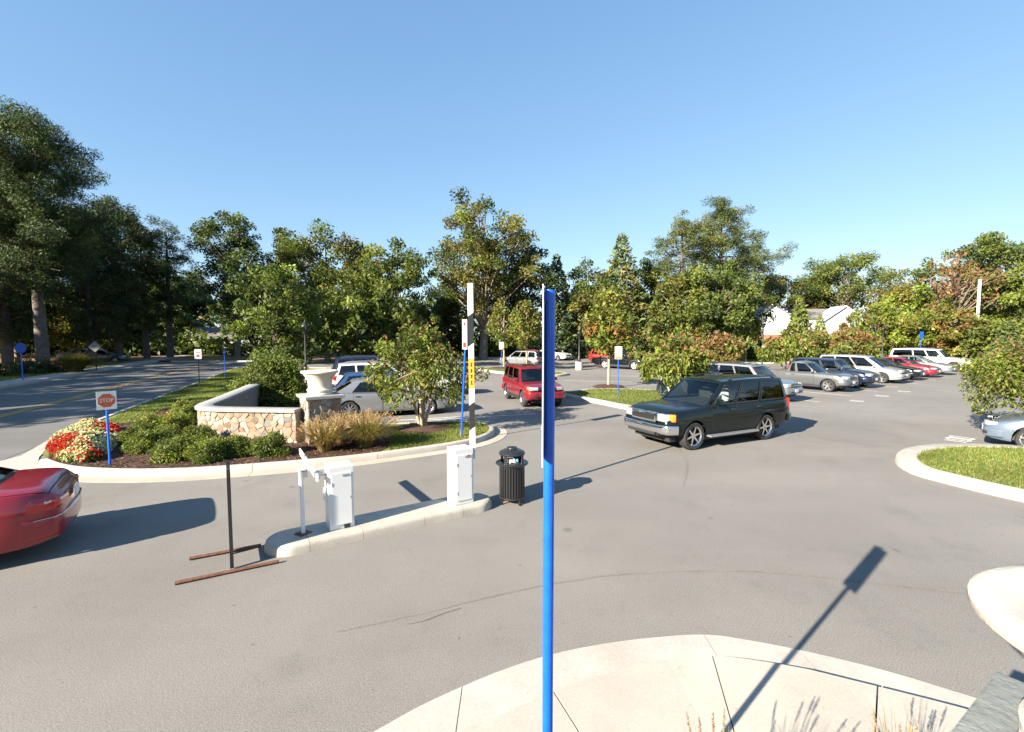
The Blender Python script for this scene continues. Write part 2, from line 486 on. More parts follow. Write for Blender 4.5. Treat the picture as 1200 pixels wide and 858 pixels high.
def inside(poly, P):
    x, y = P[:, 0], P[:, 1]
    r = np.zeros(len(P), bool)
    n = len(poly)
    for i in range(n):
        x1, y1 = poly[i]; x2, y2 = poly[(i + 1) % n]
        if y1 == y2: continue
        c = ((y1 > y) != (y2 > y)) & (x < (x2 - x1) * (y - y1) / (y2 - y1) + x1)
        r ^= c
    return r

def scatter(poly, n):
    A = np.array(poly)
    lo, hi = A.min(0), A.max(0)
    out = np.zeros((0, 2))
    for _ in range(12):
        P = lo + (hi - lo) * RNG.random((n * 2, 2))
        out = np.vstack([out, P[inside(poly, P)]])
        if len(out) >= n: break
    return out[:n]

def area(poly):
    return 0.5 * sum(poly[i][0] * poly[(i + 1) % len(poly)][1] - poly[(i + 1) % len(poly)][0] * poly[i][1] for i in range(len(poly)))

def spline(pts, closed=False, step=0.35):
    """Catmull-Rom through 2-D points, resampled about every `step` metres"""
    P = [np.array(p, float) for p in pts]
    n = len(P); out = []
    rng = range(n if closed else n - 1)
    for i in rng:
        p1, p2 = P[i], P[(i + 1) % n]
        p0 = P[(i - 1) % n] if (closed or i > 0) else p1 * 2 - p2
        p3 = P[(i + 2) % n] if (closed or i + 2 < n) else p2 * 2 - p1
        m = max(2, int(np.linalg.norm(p2 - p1) / step) + 1)
        for k in range(m):
            t = k / m
            out.append(0.5 * ((2 * p1) + (p2 - p0) * t + (2 * p0 - 5 * p1 + 4 * p2 - p3) * t * t + (-p0 + 3 * p1 - 3 * p2 + p3) * t ** 3))
    if not closed: out.append(P[-1])
    return [tuple(p) for p in out]

def sheet(name, poly, z, material, kind='structure', parent=None):
    mb = MB()
    tri = tessellate_polygon([[Vector((p[0], p[1], 0)) for p in poly]])
    mb.add([(p[0], p[1], z) for p in poly], tri)
    o = mb.build(name, material, parent, smooth=0)
    if kind: o["kind"] = kind
    return o

def offset_path(P, d, closed):
    n = len(P); out = []
    for i in range(n):
        a = P[(i - 1) % n] if (closed or i > 0) else P[i]
        b = P[(i + 1) % n] if (closed or i < n - 1) else P[i]
        tx, ty = b[0] - a[0], b[1] - a[1]
        l = math.hypot(tx, ty) or 1
        out.append((P[i][0] + ty / l * d, P[i][1] - tx / l * d))
    return out

def kerb(path, closed=False, gutter=0.42, width=0.16, height=0.15, seg=3.0, name='kerb', mk='kerb'):
    """kerb along path; the gutter lies on the right-hand side of the direction of travel"""
    root = empty(name, kind='structure')
    P = list(path) + ([path[0]] if closed else [])
    S = [0.0]
    for a, b in zip(P, P[1:]): S.append(S[-1] + math.hypot(b[0] - a[0], b[1] - a[1]))
    N = max(1, round(S[-1] / seg)); ls = S[-1] / N
    Pn = np.array(P); Sn = np.array(S)
    def pt(s):
        return np.array([np.interp(s, Sn, Pn[:, 0]), np.interp(s, Sn, Pn[:, 1])])
    def nrm(s):
        t = pt(min(s + 0.12, S[-1])) - pt(max(s - 0.12, 0)); t /= np.linalg.norm(t) + 1e-9
        return np.array([t[1], -t[0]])
    kp = [(0.03, -0.05), (0.022, 0.03), (0.004, height - 0.04), (-0.008, height - 0.014), (-0.03, height), (-width + 0.012, height + 0.002), (-width, height - 0.012), (-width, -0.05)]
    gp = [(gutter, -0.05), (gutter, 0.011), (0.034, 0.004), (0.034, -0.05)]
    for i in range(N):
        ss = np.linspace(i * ls + 0.005, (i + 1) * ls - 0.005, max(3, int(ls / 0.3)))
        for prof, nm, mm in ((kp, 'kerb_segment', M[mk]), (gp, 'gutter_segment', M['gutter'])):
            if nm == 'gutter_segment' and not gutter: continue
            mb = MB(); vs = []; fs = []; m = len(prof)
            for s in ss:
                p, q = pt(s), nrm(s)
                for o_, z in prof: vs.append((p[0] + q[0] * o_, p[1] + q[1] * o_, z))
            for a in range(len(ss) - 1):
                for b in range(m):
                    b2 = (b + 1) % m
                    fs.append((a * m + b, a * m + b2, (a + 1) * m + b2, (a + 1) * m + b))
            fs.append(tuple(range(m))); fs.append(tuple((len(ss) - 1) * m + b for b in range(m)))
            mb.add(vs, fs)
            mb.build(nm, mm, root, smooth=40)
    return root

def grass_area(name, poly, z, density, h=0.06, w=0.012, cols=((0.155, 0.20, 0.04), (0.23, 0.245, 0.06), (0.32, 0.28, 0.11)), mix=(0.62, 0.3, 0.08)):
    n = int(abs(area(poly)) * density)
    B = scatter(poly, n); n = len(B)
    ang = RNG.random(n) * 2 * pi
    hh = h * (0.6 + 0.8 * RNG.random(n))
    lean = RNG.normal(size=(n, 2)) * 0.45 * hh[:, None]
    ux, uy = np.cos(ang) * w, np.sin(ang) * w
    Z = np.full(n, z)
    V = np.stack([np.c_[B[:, 0] - ux, B[:, 1] - uy, Z], np.c_[B[:, 0] + ux, B[:, 1] + uy, Z], np.c_[B + lean, Z + hh]], 1).reshape(-1, 3)
    ci = RNG.choice(len(cols), n, p=mix)
    patch = 0.85 + 0.3 * np.sin(B[:, 0] * 1.3 + 2 * np.sin(B[:, 1] * 0.9)) * np.sin(B[:, 1] * 1.7) * 0.6
    T = np.array(cols)[ci] * (0.8 + 0.4 * RNG.random(n))[:, None] * patch[:, None]
    o = link(name, np_mesh(name, V, np.arange(n * 3).reshape(n, 3), M['grass'], np.repeat(T, 3, 0)))
    o["kind"] = "stuff"
    return o

def lettering(text, size, material, parent, loc, rot, name='lettering', extrude=0.001, sx=1.0):
    cu = bpy.data.curves.new(name, 'FONT')
    cu.body = text; cu.size = size; cu.align_x = 'CENTER'; cu.align_y = 'CENTER'; cu.extrude = extrude
    cu.materials.append(material)
    tmp = bpy.data.objects.new(name, cu)
    COL.objects.link(tmp)
    bpy.context.view_layer.update()
    me = bpy.data.meshes.new_from_object(tmp.evaluated_get(bpy.context.evaluated_depsgraph_get()))
    bpy.data.objects.remove(tmp)
    o = bpy.data.objects.new(name, me)
    o.location = loc; o.rotation_euler = rot; o.scale = (sx, 1, 1)
    COL.objects.link(o); o.parent = parent
    return o

# ---------------------------------------------------------------- vegetation builders
GREEN = dict(dark=(0.040, 0.065, 0.018), mid=(0.065, 0.095, 0.022), light=(0.10, 0.13, 0.028), yellow=(0.145, 0.15, 0.034),
             olive=(0.105, 0.105, 0.03), rust=(0.135, 0.08, 0.03), pine=(0.034, 0.058, 0.020), pine_lt=(0.060, 0.082, 0.026),
             blue=(0.030, 0.055, 0.030), bright=(0.12, 0.17, 0.028), red=(0.20, 0.085, 0.045), brown=(0.16, 0.105, 0.06))

GREEN = {k: (v[0] * 1.38, v[1] * 1.24, v[2] * 1.1) for k, v in GREEN.items()}
def clump_tints(n, cols, weights):
    weights = (list(weights) + [2] * 9)[:len(cols)]
    ci = RNG.choice(len(cols), n, p=np.array(weights) / sum(weights))
    t = np.array([GREEN[c] for c in cols])[ci]
    return t * (0.72 + 0.6 * RNG.random(n))[:, None]

def limb(mb, a, b, r0, r1, sag=0.0, n=5, k=5):
    a, b = Vector(a), Vector(b)
    mid = (a + b) / 2 + Vector((random.uniform(-1, 1), random.uniform(-1, 1), random.uniform(-.4, .6))) * (b - a).length * 0.10
    mid.z -= sag * (b - a).length
    path, rad = [], []
    for i in range(n + 1):
        t = i / n
        path.append(a * (1 - t) ** 2 + mid * 2 * t * (1 - t) + b * t * t)
        rad.append(r0 + (r1 - r0) * t)
    mb.tube(path, rad, k, cap=False)
    return path

def fill_clumps(cc, cr, per, flat, ctint, size, aspect, updir, jitter=0.22, shell=0.45):
    """leaves through the volume of every clump; cc centres, cr radii"""
    C, S, T = [], [], []
    for c, r, t in zip(cc, cr, ctint):
        n = max(6, int(per * r * r))
        d = unit(RNG.normal(size=(n, 3)))
        d *= (RNG.random(n) ** shell)[:, None]
        p = c + d * np.array([r, r, r * flat])
        C.append(p); T.append(np.tile(t, (n, 1)) * (1 - jitter + 2 * jitter * RNG.random((n, 1))))
    C = np.vstack(C); T = np.vstack(T)
    return leaf_quads(C, size, T, aspect, updir)

def tree_parts(root, trunk_mb, bark, V, F, T, leaf):
    trunk_mb.build('trunk', bark, root, smooth=60)
    link('crown', np_mesh('crown', V, F, leaf, T), root)

def broadleaf(x, y, H, R, label, zb=0.22, cols=('mid', 'light', 'dark'), w=(5, 3, 2), leaf=0.165, nclump=90, dens=1.25, bark='bark', name='broadleaf_tree',
              top=1.0, lean=(0, 0), group=None, trunk_r=None, rel=0.23, shape=1.0, show=0.35, cat='tree', shell=0.40, bare=False):
    root = empty(name, (x, y, 0), 0, label, cat, group)
    z0 = H * zb; cz = (z0 + H) / 2; hz = (H - z0) / 2
    d = unit(RNG.normal(size=(nclump, 3)))
    rad = RNG.random(nclump) ** shell
    c = d * rad[:, None] * np.array([R, R, hz])
    cr = R * rel * (0.6 + 0.75 * RNG.random(nclump))
    k = (c[:, 2] / hz + 1) / 2                       # 0 bottom .. 1 top
    c[:, :2] *= (1 - 0.35 * np.abs(k - 0.42) ** 1.5 * shape)[:, None]
    # lobes: the outline swells and shrinks with direction
    ang = np.arctan2(c[:, 1], c[:, 0]); ph = random.uniform(0, 6)
    c[:, :2] *= (1 + 0.16 * np.sin(3 * ang + ph) + 0.10 * np.sin(5 * ang + 2 * ph + 3 * k))[:, None]
    lim = np.maximum(0.3, 1 - cr / max(R, 0.1) * 0.55)
    c *= np.clip(lim + 0.1, 0, 1)[:, None]
    c[:, 2] += cz; c[:, 0] += lean[0] * k; c[:, 1] += lean[1] * k
    tint = clump_tints(nclump, cols, w)
    area_leaf = leaf * leaf * 1.1
    per = dens * 3.6 / area_leaf
    V, F, T = fill_clumps(c, cr, per, 0.78, tint, leaf, 0.5, 0.35)
    mb = MB()
    r0 = trunk_r or H * 0.016 + 0.06
    tp = [(0, 0, -0.2), (0, 0, 0.0), (0.02 * H * random.uniform(-1, 1), 0.02 * H * random.uniform(-1, 1), H * 0.22),
          (lean[0] * .4 + 0.02 * H * random.uniform(-1, 1), lean[1] * .4, H * 0.5), (lean[0] * .8, lean[1] * .8, H * 0.84)]
    mb.tube(tp, [r0 * 1.35, r0 * 1.15, r0 * 0.85, r0 * 0.55, r0 * 0.12], 9, cap=False)
    tpn = np.array(tp)
    for i in RNG.permutation(nclump)[:int(nclump * show) + 3]:
        zt = max(H * 0.16, c[i, 2] - random.uniform(0.12, 0.32) * H)
        a = (np.interp(zt, tpn[:, 2], tpn[:, 0]), np.interp(zt, tpn[:, 2], tpn[:, 1]), zt)
        rr = r0 * (0.42 - 0.3 * zt / H)
        limb(mb, a, c[i], rr, rr * 0.22)
    tree_parts(root, mb, M[bark], V, F, T, M['leaf'])
    return root

def pine(x, y, H, R, label, bare=0.36, group=None, nb=54, leaf=0.16, dens=1.0, cols=('pine', 'pine_lt', 'dark'), w=(6, 2, 2), peak=0.62, name='pine_tree', flat=0.8):
    root = empty(name, (x, y, 0), 0, label, 'tree', group)
    mb = MB()
    r0 = H * 0.017 + 0.08
    bx, by = random.uniform(-.3, .3), random.uniform(-.3, .3)
    tp = [(0, 0, -.2), (0, 0, 0), (bx * .6, by * .6, H * .35), (bx, by, H * .7), (bx * 1.3, by * 1.3, H * .97)]
    mb.tube(tp, [r0 * 1.4, r0 * 1.1, r0 * .85, r0 * .5, r0 * .1], 10, cap=False)
    tpn = np.array(tp)
    cc, cr = [], []
    for i in range(nb):
        f = bare + (0.985 - bare) * (i + random.random()) / nb
        k = (f - bare) / (1 - bare)
        prof = min(1.0, (k / peak) ** 0.35) if k < peak else max(0.12, 1 - ((k - peak) / (1 - peak)) ** 1.8)
        L = R * prof * random.uniform(0.55, 1.08)
        a = i * 2.4 + random.uniform(-.6, .6)
        z = H * f
        sx, sy = np.interp(z, tpn[:, 2], tpn[:, 0]), np.interp(z, tpn[:, 2], tpn[:, 1])
        rise = random.uniform(-.12, .45) * L + (k - .5) * L * .3
        e = (sx + math.cos(a) * L, sy + math.sin(a) * L, z + rise)
        rr = r0 * (0.34 - 0.22 * f)
        path = limb(mb, (sx, sy, z), e, rr, rr * .25, sag=.05)
        m = max(3, int(L / (R * .14)))
        for j in range(m):
            t = 0.38 + 0.62 * (j + .5) / m
            q = np.array((Vector((sx, sy, z)).lerp(Vector(e), t))[:])
            r = R * random.uniform(.11, .20) * (0.7 + .5 * t)
            cc.append(q + RNG.normal(size=3) * np.array([.18, .18, .26]) * R * .5 + np.array([0, 0, r * .15])); cr.append(r)
    tint = clump_tints(len(cc), cols, w)
    V, F, T = fill_clumps(cc, cr, dens * 4.2 / (leaf * leaf), flat, tint, leaf, 0.2, 0.15, shell=0.42)
    tree_parts(root, mb, M['pine_bark'], V, F, T, M['needle'])
    return root

def conifer(x, y, H, R, label, zb=0.05, group=None, leaf=0.22, dens=1.0, cols=('blue', 'dark', 'pine'), w=(4, 3, 3), power=0.8, name='conifer_tree', ragged=0.25, cat='tree'):
    root = empty(name, (x, y, 0), 0, label, cat, group)
    n = int(dens * 2.6 * pi * R * H * 0.5 / (leaf * leaf * .55))
    t = 1 - np.sqrt(RNG.random(n)) * 0.999            # more leaves low down
    t = np.clip(t, 0, 1)
    a = RNG.random(n) * 2 * pi
    ph = random.uniform(0, 6)
    lay = 1 + ragged * (np.sin(a * 5 + t * 31 + ph) * .5 + np.sin(a * 9 - t * 53) * .35 + np.sin(t * 67 + ph) * .35)
    r = R * (1 - t) ** power * lay * RNG.random(n) ** 0.22
    ztip = zb * H + (H - zb * H) * t
    C = np.stack([r * np.cos(a), r * np.sin(a), ztip - r * 0.12], 1)
    cell = (np.floor(a / .7) * 7 + np.floor(t * 14) * 13).astype(int) % 61
    T = clump_tints(61, cols, w)[cell] * (0.8 + .4 * RNG.random((n, 1)))
    ax = np.stack([np.cos(a), np.sin(a), np.full(n, .25)], 1)
    V, F, T2 = leaf_quads(C, leaf, T, 0.4, 0.0, axis=ax)
    mb = MB(); r0 = H * .014 + .04
    mb.tube([(0, 0, -.15), (0, 0, H * .3), (0.0, 0.02 * H, H * .96)], [r0 * 1.2, r0 * .8, r0 * .1], 7, cap=False)
    for i in range(10):
        f = .12 + .07 * i; an = i * 2.4
        L = R * (1 - f) ** power * .8
        limb(mb, (0, 0, H * f), (math.cos(an) * L, math.sin(an) * L, H * f + L * .05), r0 * .25, r0 * .06)
    tree_parts(root, mb, M['bark'], V, F, T2, M['needle'])
    return root

def crape_myrtle(x, y, H, R, label, zb=0.32, leaf=0.085, nclump=60, dens=1.0, tips=0.16, group='crape myrtles round the parking lot', cols=('bright', 'light', 'yellow', 'mid'), w=(3, 4, 2, 3), tipcol='red'):
    root = empty('crape_myrtle', (x, y, 0), random.uniform(0, 6), label, 'tree', group)
    z0 = H * zb; cz = z0 + (H - z0) * .47; hz = (H - z0) * .53
    d = unit(RNG.normal(size=(nclump, 3))); d[:, 2] = np.abs(d[:, 2]) * np.where(RNG.random(nclump) < .70, 1, -.62)
    c = d * (RNG.random(nclump) ** .38)[:, None] * np.array([R * .9, R * .9, hz * .88])
    an0 = np.arctan2(c[:, 1], c[:, 0]); ph = random.uniform(0, 6)
    c[:, :2] *= (1 + .20 * np.sin(3 * an0 + ph) + .12 * np.sin(5 * an0 + 2 * ph))[:, None]
    c[:, 2] *= 1 + .18 * np.sin(2 * an0 + ph + 1) + .12 * np.sin(7 * an0)
    c[:, 2] += cz
    cr = R * .20 * (.6 + .7 * RNG.random(nclump))
    tint = clump_tints(nclump, cols, w)
    V, F, T = fill_clumps(c, cr, dens * 3.0 / (leaf * leaf), .8, tint, leaf, .48, .2)
    # hanging sprays at the rim and rusty seed heads on top
    n2 = int(nclump * 26 * dens)
    an = RNG.random(n2) * 2 * pi; rr = R * (.72 + .34 * RNG.random(n2))
    k = RNG.random(n2)
    Cs = np.stack([rr * np.cos(an), rr * np.sin(an), cz - hz * (.05 + .70 * k) + .16 * hz * np.sin(an * 4)], 1)
    Cs[:, :2] *= (1 - .22 * k)[:, None]
    ax = np.stack([np.cos(an) * .5, np.sin(an) * .5, np.full(n2, -1.)], 1)
    V2, F2, T2 = leaf_quads(Cs, leaf * 1.1, clump_tints(n2, cols, w), .4, .1, axis=ax)
    nt = int(nclump * 40 * tips * dens) + 4
    dt = unit(RNG.normal(size=(nt, 3))); dt[:, 2] = np.abs(dt[:, 2]) * .9 + .05
    g = RNG.choice(nclump, nt)
    Ct = c[g] + dt * cr[g][:, None] * 1.02
    keep = (Ct[:, 2] > cz - hz * .35); Ct = Ct[keep]
    V3, F3, T3 = leaf_quads(Ct, leaf * .95, clump_tints(len(Ct), (tipcol, 'brown', 'olive'), (2, 3, 3)), .45, .0)
    Vs = np.vstack([V, V2, V3]); Fs = np.vstack([F, F2 + len(V), F3 + len(V) + len(V2)]); Ts = np.vstack([T, T2, T3])
    mb = MB()
    ns = 4; r0 = .028 + R * .018
    for i in range(ns):
        a = i * 2 * pi / ns + random.uniform(-.4, .4)
        p1 = (math.cos(a) * .07, math.sin(a) * .07, -.1); p2 = (math.cos(a) * R * .16, math.sin(a) * R * .16, H * .3); p3 = (math.cos(a) * R * .38, math.sin(a) * R * .38, H * .62)
        mb.tube([p1, (p1[0] * 1.4, p1[1] * 1.4, H * .1), p2, p3], [r0 * 1.15, r0, r0 * .8, r0 * .4], 7, cap=False)
        for j in range(5):
            q = c[RNG.integers(nclump)]
            limb(mb, p3 if j < 3 else p2, q, r0 * .42, r0 * .1, n=4)
    tree_parts(root, mb, M['smooth_bark'], Vs, Fs, Ts, M['leaf'])
    return root

def young_maple(x, y, H, R, label, zb=.4, group='young maples in the lot islands', cols=('yellow', 'light', 'olive', 'bright'), w=(3, 3, 3, 2), tip=0.03, leaf=.12, nclump=60):
    root = empty('young_maple', (x, y, 0), 0, label, 'tree', group)
    z0 = H * zb
    t = RNG.random(nclump); a = RNG.random(nclump) * 2 * pi
    prof = np.sin(np.clip(t * .86 + .14, 0, 1) * pi) ** .6
    prof = np.where(t < .45, np.minimum(prof, .35 + 1.4 * t), prof)
    r = R * prof * (RNG.random(nclump) ** .45) * .88
    c = np.stack([r * np.cos(a), r * np.sin(a), z0 + (H - z0) * (t * .94 + .02)], 1)
    cr = R * .25 * (.6 + .7 * RNG.random(nclump))
    tint = clump_tints(nclump, cols, w)
    orange = RNG.random(nclump) < tip * (t * 2)
    tint[orange] = np.array((.24, .12, .035))
    V, F, T = fill_clumps(c, cr, 3.0 / (leaf * leaf), .95, tint, leaf, .5, .2)
    mb = MB(); r0 = .045 + H * .006
    mb.tube([(0, 0, -.1), (0.01, 0, H * .3), (0, .02, H * .6), (0.02, 0, H * .95)], [r0 * 1.15, r0 * .9, r0 * .55, r0 * .1], 8, cap=False)
    for i in range(nclump // 2):
        z = max(z0 * .8, c[i, 2] - (H - z0) * .25)
        limb(mb, (0, 0, z), c[i], r0 * .28, r0 * .06, n=4)
    tree_parts(root, mb, M['smooth_bark'], V, F, T, M['leaf'])
    return root

def shrub(x, y, z, R, H, label, cols=('mid', 'light', 'bright', 'dark'), w=(4, 3, 2, 2), leaf=.045, dens=1.0, group=None, name='shrub', nclump=None, upright=0.0):
    root = empty(name, (x, y, z), random.uniform(0, 6), label, 'shrub', group)
    nclump = nclump or 46
    d = unit(RNG.normal(size=(nclump, 3))); d[:, 2] = np.abs(d[:, 2])
    c = d * (RNG.random(nclump) ** .3)[:, None] * np.array([R * .84, R * .84, H * .82])
    c[:, :2] *= 1 + .14 * np.sin(np.arctan2(c[:, 1], c[:, 0]) * 3 + R * 40)[:, None]
    cr = min(R, H) * .32 * (.6 + .6 * RNG.random(nclump))
    V, F, T = fill_clumps(c, cr, dens * 3.4 / (leaf * leaf), .85, clump_tints(nclump, cols, w), leaf, .42, .3 + upright)
    V[:, 2] = np.maximum(V[:, 2], 0.01)
    mb = MB()
    for i in range(10):
        limb(mb, (random.uniform(-.05, .05), random.uniform(-.05, .05), -.05), c[i] * .9, .014 + R * .008, .004, n=3)
    mb.build('stem', M['bark'], root, smooth=60)
    link('crown', np_mesh('crown', V, F, M['leaf'], T), root)
    return root

def grass_clump(x, y, z, R, H, label, n=1500, plumes=60, group=None, green=.5, width=.006, plume_len=.16, name='ornamental_grass', plume_cols=((.42, .28, .15), (.48, .36, .23)), grain=.022):
    root = empty(name, (x, y, z), random.uniform(0, 6), label, 'ornamental grass', group)
    a = RNG.random(n) * 2 * pi; rb = R * .22 * np.sqrt(RNG.random(n))
    L = H * (.6 + .45 * RNG.random(n)); out = R * (.25 + .8 * RNG.random(n) ** .8)
    B = np.stack([rb * np.cos(a), rb * np.sin(a), np.zeros(n)], 1)
    dr = np.stack([np.cos(a), np.sin(a), np.zeros(n)], 1); sd_ = np.stack([-np.sin(a), np.cos(a), np.zeros(n)], 1)
    rows = []
    ts = (0, .4, .75, 1.0)
    for t in ts:
        p = B + dr * (out * t ** 1.7)[:, None]; p[:, 2] += L * (1.5 * t - .72 * t * t * t * (out / R))
        wd = width * (1 - .85 * t)
        rows += [p - sd_ * wd, p + sd_ * wd]
    V = np.stack(rows, 1).reshape(-1, 3)
    base = (np.arange(n) * 8)[:, None]
    F = np.vstack([base + np.array([2 * k, 2 * k + 1, 2 * k + 3, 2 * k + 2]) for k in range(3)])
    gcol = np.where((RNG.random(n) < green)[:, None], np.array((.15, .17, .04)), np.array((.36, .24, .10))) * (.7 + .6 * RNG.random((n, 1)))
    link('blades', np_mesh('blades', V, F, M['grass'], np.repeat(gcol, 8, 0)), root)["kind"] = "stuff"
    # plumes
    a = RNG.random(plumes) * 2 * pi; o_ = R * (.15 + .85 * RNG.random(plumes)); hh = H * (.95 + .3 * RNG.random(plumes))
    mb = MB(); PC, PA, PT = [], [], []
    for i in range(plumes):
        d = Vector((math.cos(a[i]), math.sin(a[i]), 0)); b0 = d * R * .1
        tip = d * o_[i] + Vector((0, 0, hh[i] - .25 * H * (o_[i] / R) ** 2))
        path = [b0.lerp(tip, t) + Vector((0, 0, .18 * H * math.sin(pi * t))) * .6 for t in (0, .35, .7, 1)]
        mb.tube(path, [.003, .003, .0025, .002], 3, cap=False)
        ax = (path[-1] - path[-2]).normalized()
        m = 46 if grain > .015 else 130
        tt = RNG.random(m)
        q = np.array(tip[:]) + np.outer((tt - .25) * plume_len, np.array(ax[:])) + RNG.normal(size=(m, 3)) * (.6 * grain * np.sin(np.clip(tt, .04, .96) * pi))[:, None]
        PC.append(q); PA.append(np.tile(np.array(ax[:]), (m, 1)))
        col = np.array(plume_cols[i % len(plume_cols)]) * random.uniform(.8, 1.15)
        PT.append(np.tile(col, (m, 1)))
    mb.build('stalks', M['grass_stalk'], root, smooth=0)["kind"] = "stuff"
    V, F, T = leaf_quads(np.vstack(PC), grain, np.vstack(PT), .22, 0, axis=np.vstack(PA) * 2)
    link('plumes', np_mesh('plumes', V, F, M['grass'], T), root)["kind"] = "stuff"
    return root
M['grass_stalk'] = mat("dry_grass_stalk", (0.36, 0.25, 0.11), 0.8)

# ---------------------------------------------------------------- vehicles
def smooth_curve(pts, L, n=161, win=5):
    xs = np.linspace(-L / 2, L / 2, n)
    P = sorted(pts)
    ys = np.interp(xs / L, [p[0] for p in P], [p[1] for p in P])
    k = np.ones(win) / win
    return xs, np.convolve(np.pad(ys, win // 2, mode='edge'), k, mode='valid')

def vehicle(name, label, cat, centre, heading, s, pm, group=None):
    """s: proportions. +x is the nose, +y the left side, z up, origin on the ground below the middle"""
    L, W, H, wb, fo, wr = s['L'], s['W'], s['H'], s['wb'], s['fo'], s['wr']
    sill = s.get('sill', .24)
    xf = L / 2 - fo; xr = xf - wb
    root = empty(name, (centre[0], centre[1], 0), math.atan2(heading[1], heading[0]), label, cat, group)
    tx, tz = smooth_curve(s['top'], L)
    ra = wr + s.get('archgap', .055)
    endk = s.get('endk', .2); el = s.get('endlen', .62)
    def ztop(x): return float(np.interp(x, tx, tz))
    def e_(x): return max(0.0, (abs(x) - (L / 2 - el)) / el)
    def zbot(x):
        z = sill + .07 * e_(x) ** 2
        for c in (xf, xr):
            if abs(x - c) < ra: z = max(z, wr + math.sqrt(ra * ra - (x - c) ** 2))
        return z
    bed = s.get('bed')
    cab = s['cab']
    def section(x):
        zt, zb = ztop(x) - .07 * e_(x) ** 5, zbot(x)
        zbs = sill + .07 * e_(x) ** 2
        hw = W / 2 * (1 - endk * e_(x) ** 2.6)
        cr = s.get('crown', .035) * (1 - .6 * e_(x))
        f = lambda t: max(zb, zt + (zbs - zt) * t)
        if bed and bed[0] <= x <= bed[1]:
            pts = [(0, bed[2]), (.45 * hw, bed[2]), (.86 * hw, bed[2]), (.88 * hw, zt), (.985 * hw, zt - .015)]
        else:
            pts = [(0, zt + cr), (.45 * hw, zt + cr * .8), (.8 * hw, zt + cr * .2), (.93 * hw, zt - .03), (.983 * hw, zt - .10)]
        pts += [(hw, f(.42)), (hw * 1.0, f(.62)), (.985 * hw, f(.88)), (.955 * hw, f(1.0))]
        return pts
    def surf(x, t):
        p = section(x); i = min(7, int(t)); k = t - i
        return (p[i][0] + (p[i + 1][0] - p[i][0]) * k, p[i][1] + (p[i + 1][1] - p[i][1]) * k)
    xs = list(np.linspace(-L / 2, L / 2, 37)) + [e * (L / 2 - .015 * k) for e in (-1, 1) for k in (0, 1, 2.5, 5, 9)]
    for c in (xf, xr):
        xs += [c + ra * math.cos(a) for a in np.linspace(0, pi, 13)] + [c - ra - .002, c + ra + .002]
    if bed: xs += [bed[0] - .002, bed[0] + .001, bed[1] - .001, bed[1] + .002]
    xs += [cab['b'][0] * L, cab['b'][1] * L]
    xs = sorted(set(round(float(x), 4) for x in xs if -L / 2 <= x <= L / 2))
    mb = MB(); vs = []; fs = []; mi = []
    for x in xs:
        p = section(x)
        ring = [(x, -q[0], q[1]) for q in reversed(p)] + [(x, q[0], q[1]) for q in p[1:]]
        vs += ring
    m = 17
    for i in range(len(xs) - 1):
        xm = (xs[i] + xs[i + 1]) / 2
        for k in range(m - 1):
            top = 6 <= k <= 9
            inc = cab['b'][1] * L < xm < cab['b'][0] * L - .05
            inb = bed and bed[0] < xm < bed[1] and 5 <= k <= 10
            fs.append((i * m + k, i * m + k + 1, (i + 1) * m + k + 1, (i + 1) * m + k)); mi.append(1 if ((top and inc) or inb) else 0)
    for e, i0 in ((-1, 0), (1, len(xs) - 1)):             # bulged nose and tail
        prev = i0 * m; base = vs[prev:prev + m]
        for ky, kz, dx in ((.93, .97, .022), (.72, .9, .042), (.35, .8, .054)):
            zc = sum(q[2] for q in base) / m
            n0 = len(vs)
            vs += [(q[0] + e * dx, q[1] * ky, zc + (q[2] - zc) * kz) for q in base]
            for k in range(m - 1): fs.append((prev + k, prev + k + 1, n0 + k + 1, n0 + k)); mi.append(0)
            fs.append((prev + m - 1, prev, n0, n0 + m - 1)); mi.append(0)
            prev = n0
        fs.append(tuple(prev + k for k in range(m))); mi.append(0)
    mb.v = vs; mb.f = fs; mb.m = mi
    body = mb.build('body', [pm, M['interior']], root, smooth=38)
    # dark underside between the wheels
    ub = MB()
    ub.box((0, 0, .42), (L * .9, W - .56, .36)).box(((xf + xr) / 2, 0, .34), (wb - 2 * ra, W * .9, .2))
    ub.box((xf, 0, .62), (ra * 2.1, W * .9, .10)).box((xr, 0, .62), (ra * 2.1, W * .9, .10))
    ub.build('underbody', M['dark_plastic'], root, smooth=0)
    # ---- plan outline strips (bumpers, lamps, grille)
    def wz(x, z):
        p = section(x); zs = [q[1] for q in p[3:]][::-1]; ys = [q[0] for q in p[3:]][::-1]
        return float(np.interp(z, zs, ys))
    def strip(nm, end, s0, s1, z0, z1, off, material, parent=root, both=True, n=9):
        """wraps the front (end=1) or rear (-1) corner; s in metres from the centre line along the plan outline"""
        zc = (z0 + z1) / 2
        he = wz(end * L / 2, zc); bul = s.get('bulge', .055)
        out = [(end * (L / 2 + bul * (1 - k ** 2.2)), he * k) for k in (0, .2, .4, .6, .78, .92, 1.0)]
        out += [(end * (L / 2 - d), wz(end * (L / 2 - d), zc)) for d in (.015, .04, .08, .14, .22, .34, .5, .62, .8)]
        for _ in range(2):                                # round the corner
            out = [out[0]] + [tuple(np.array(p) * (1 - t) + np.array(q) * t) for p, q in zip(out, out[1:]) for t in (.25, .75)] + [out[-1]]
        A = np.array(out); D = np.r_[0, np.cumsum(np.linalg.norm(np.diff(A, axis=0), axis=1))]
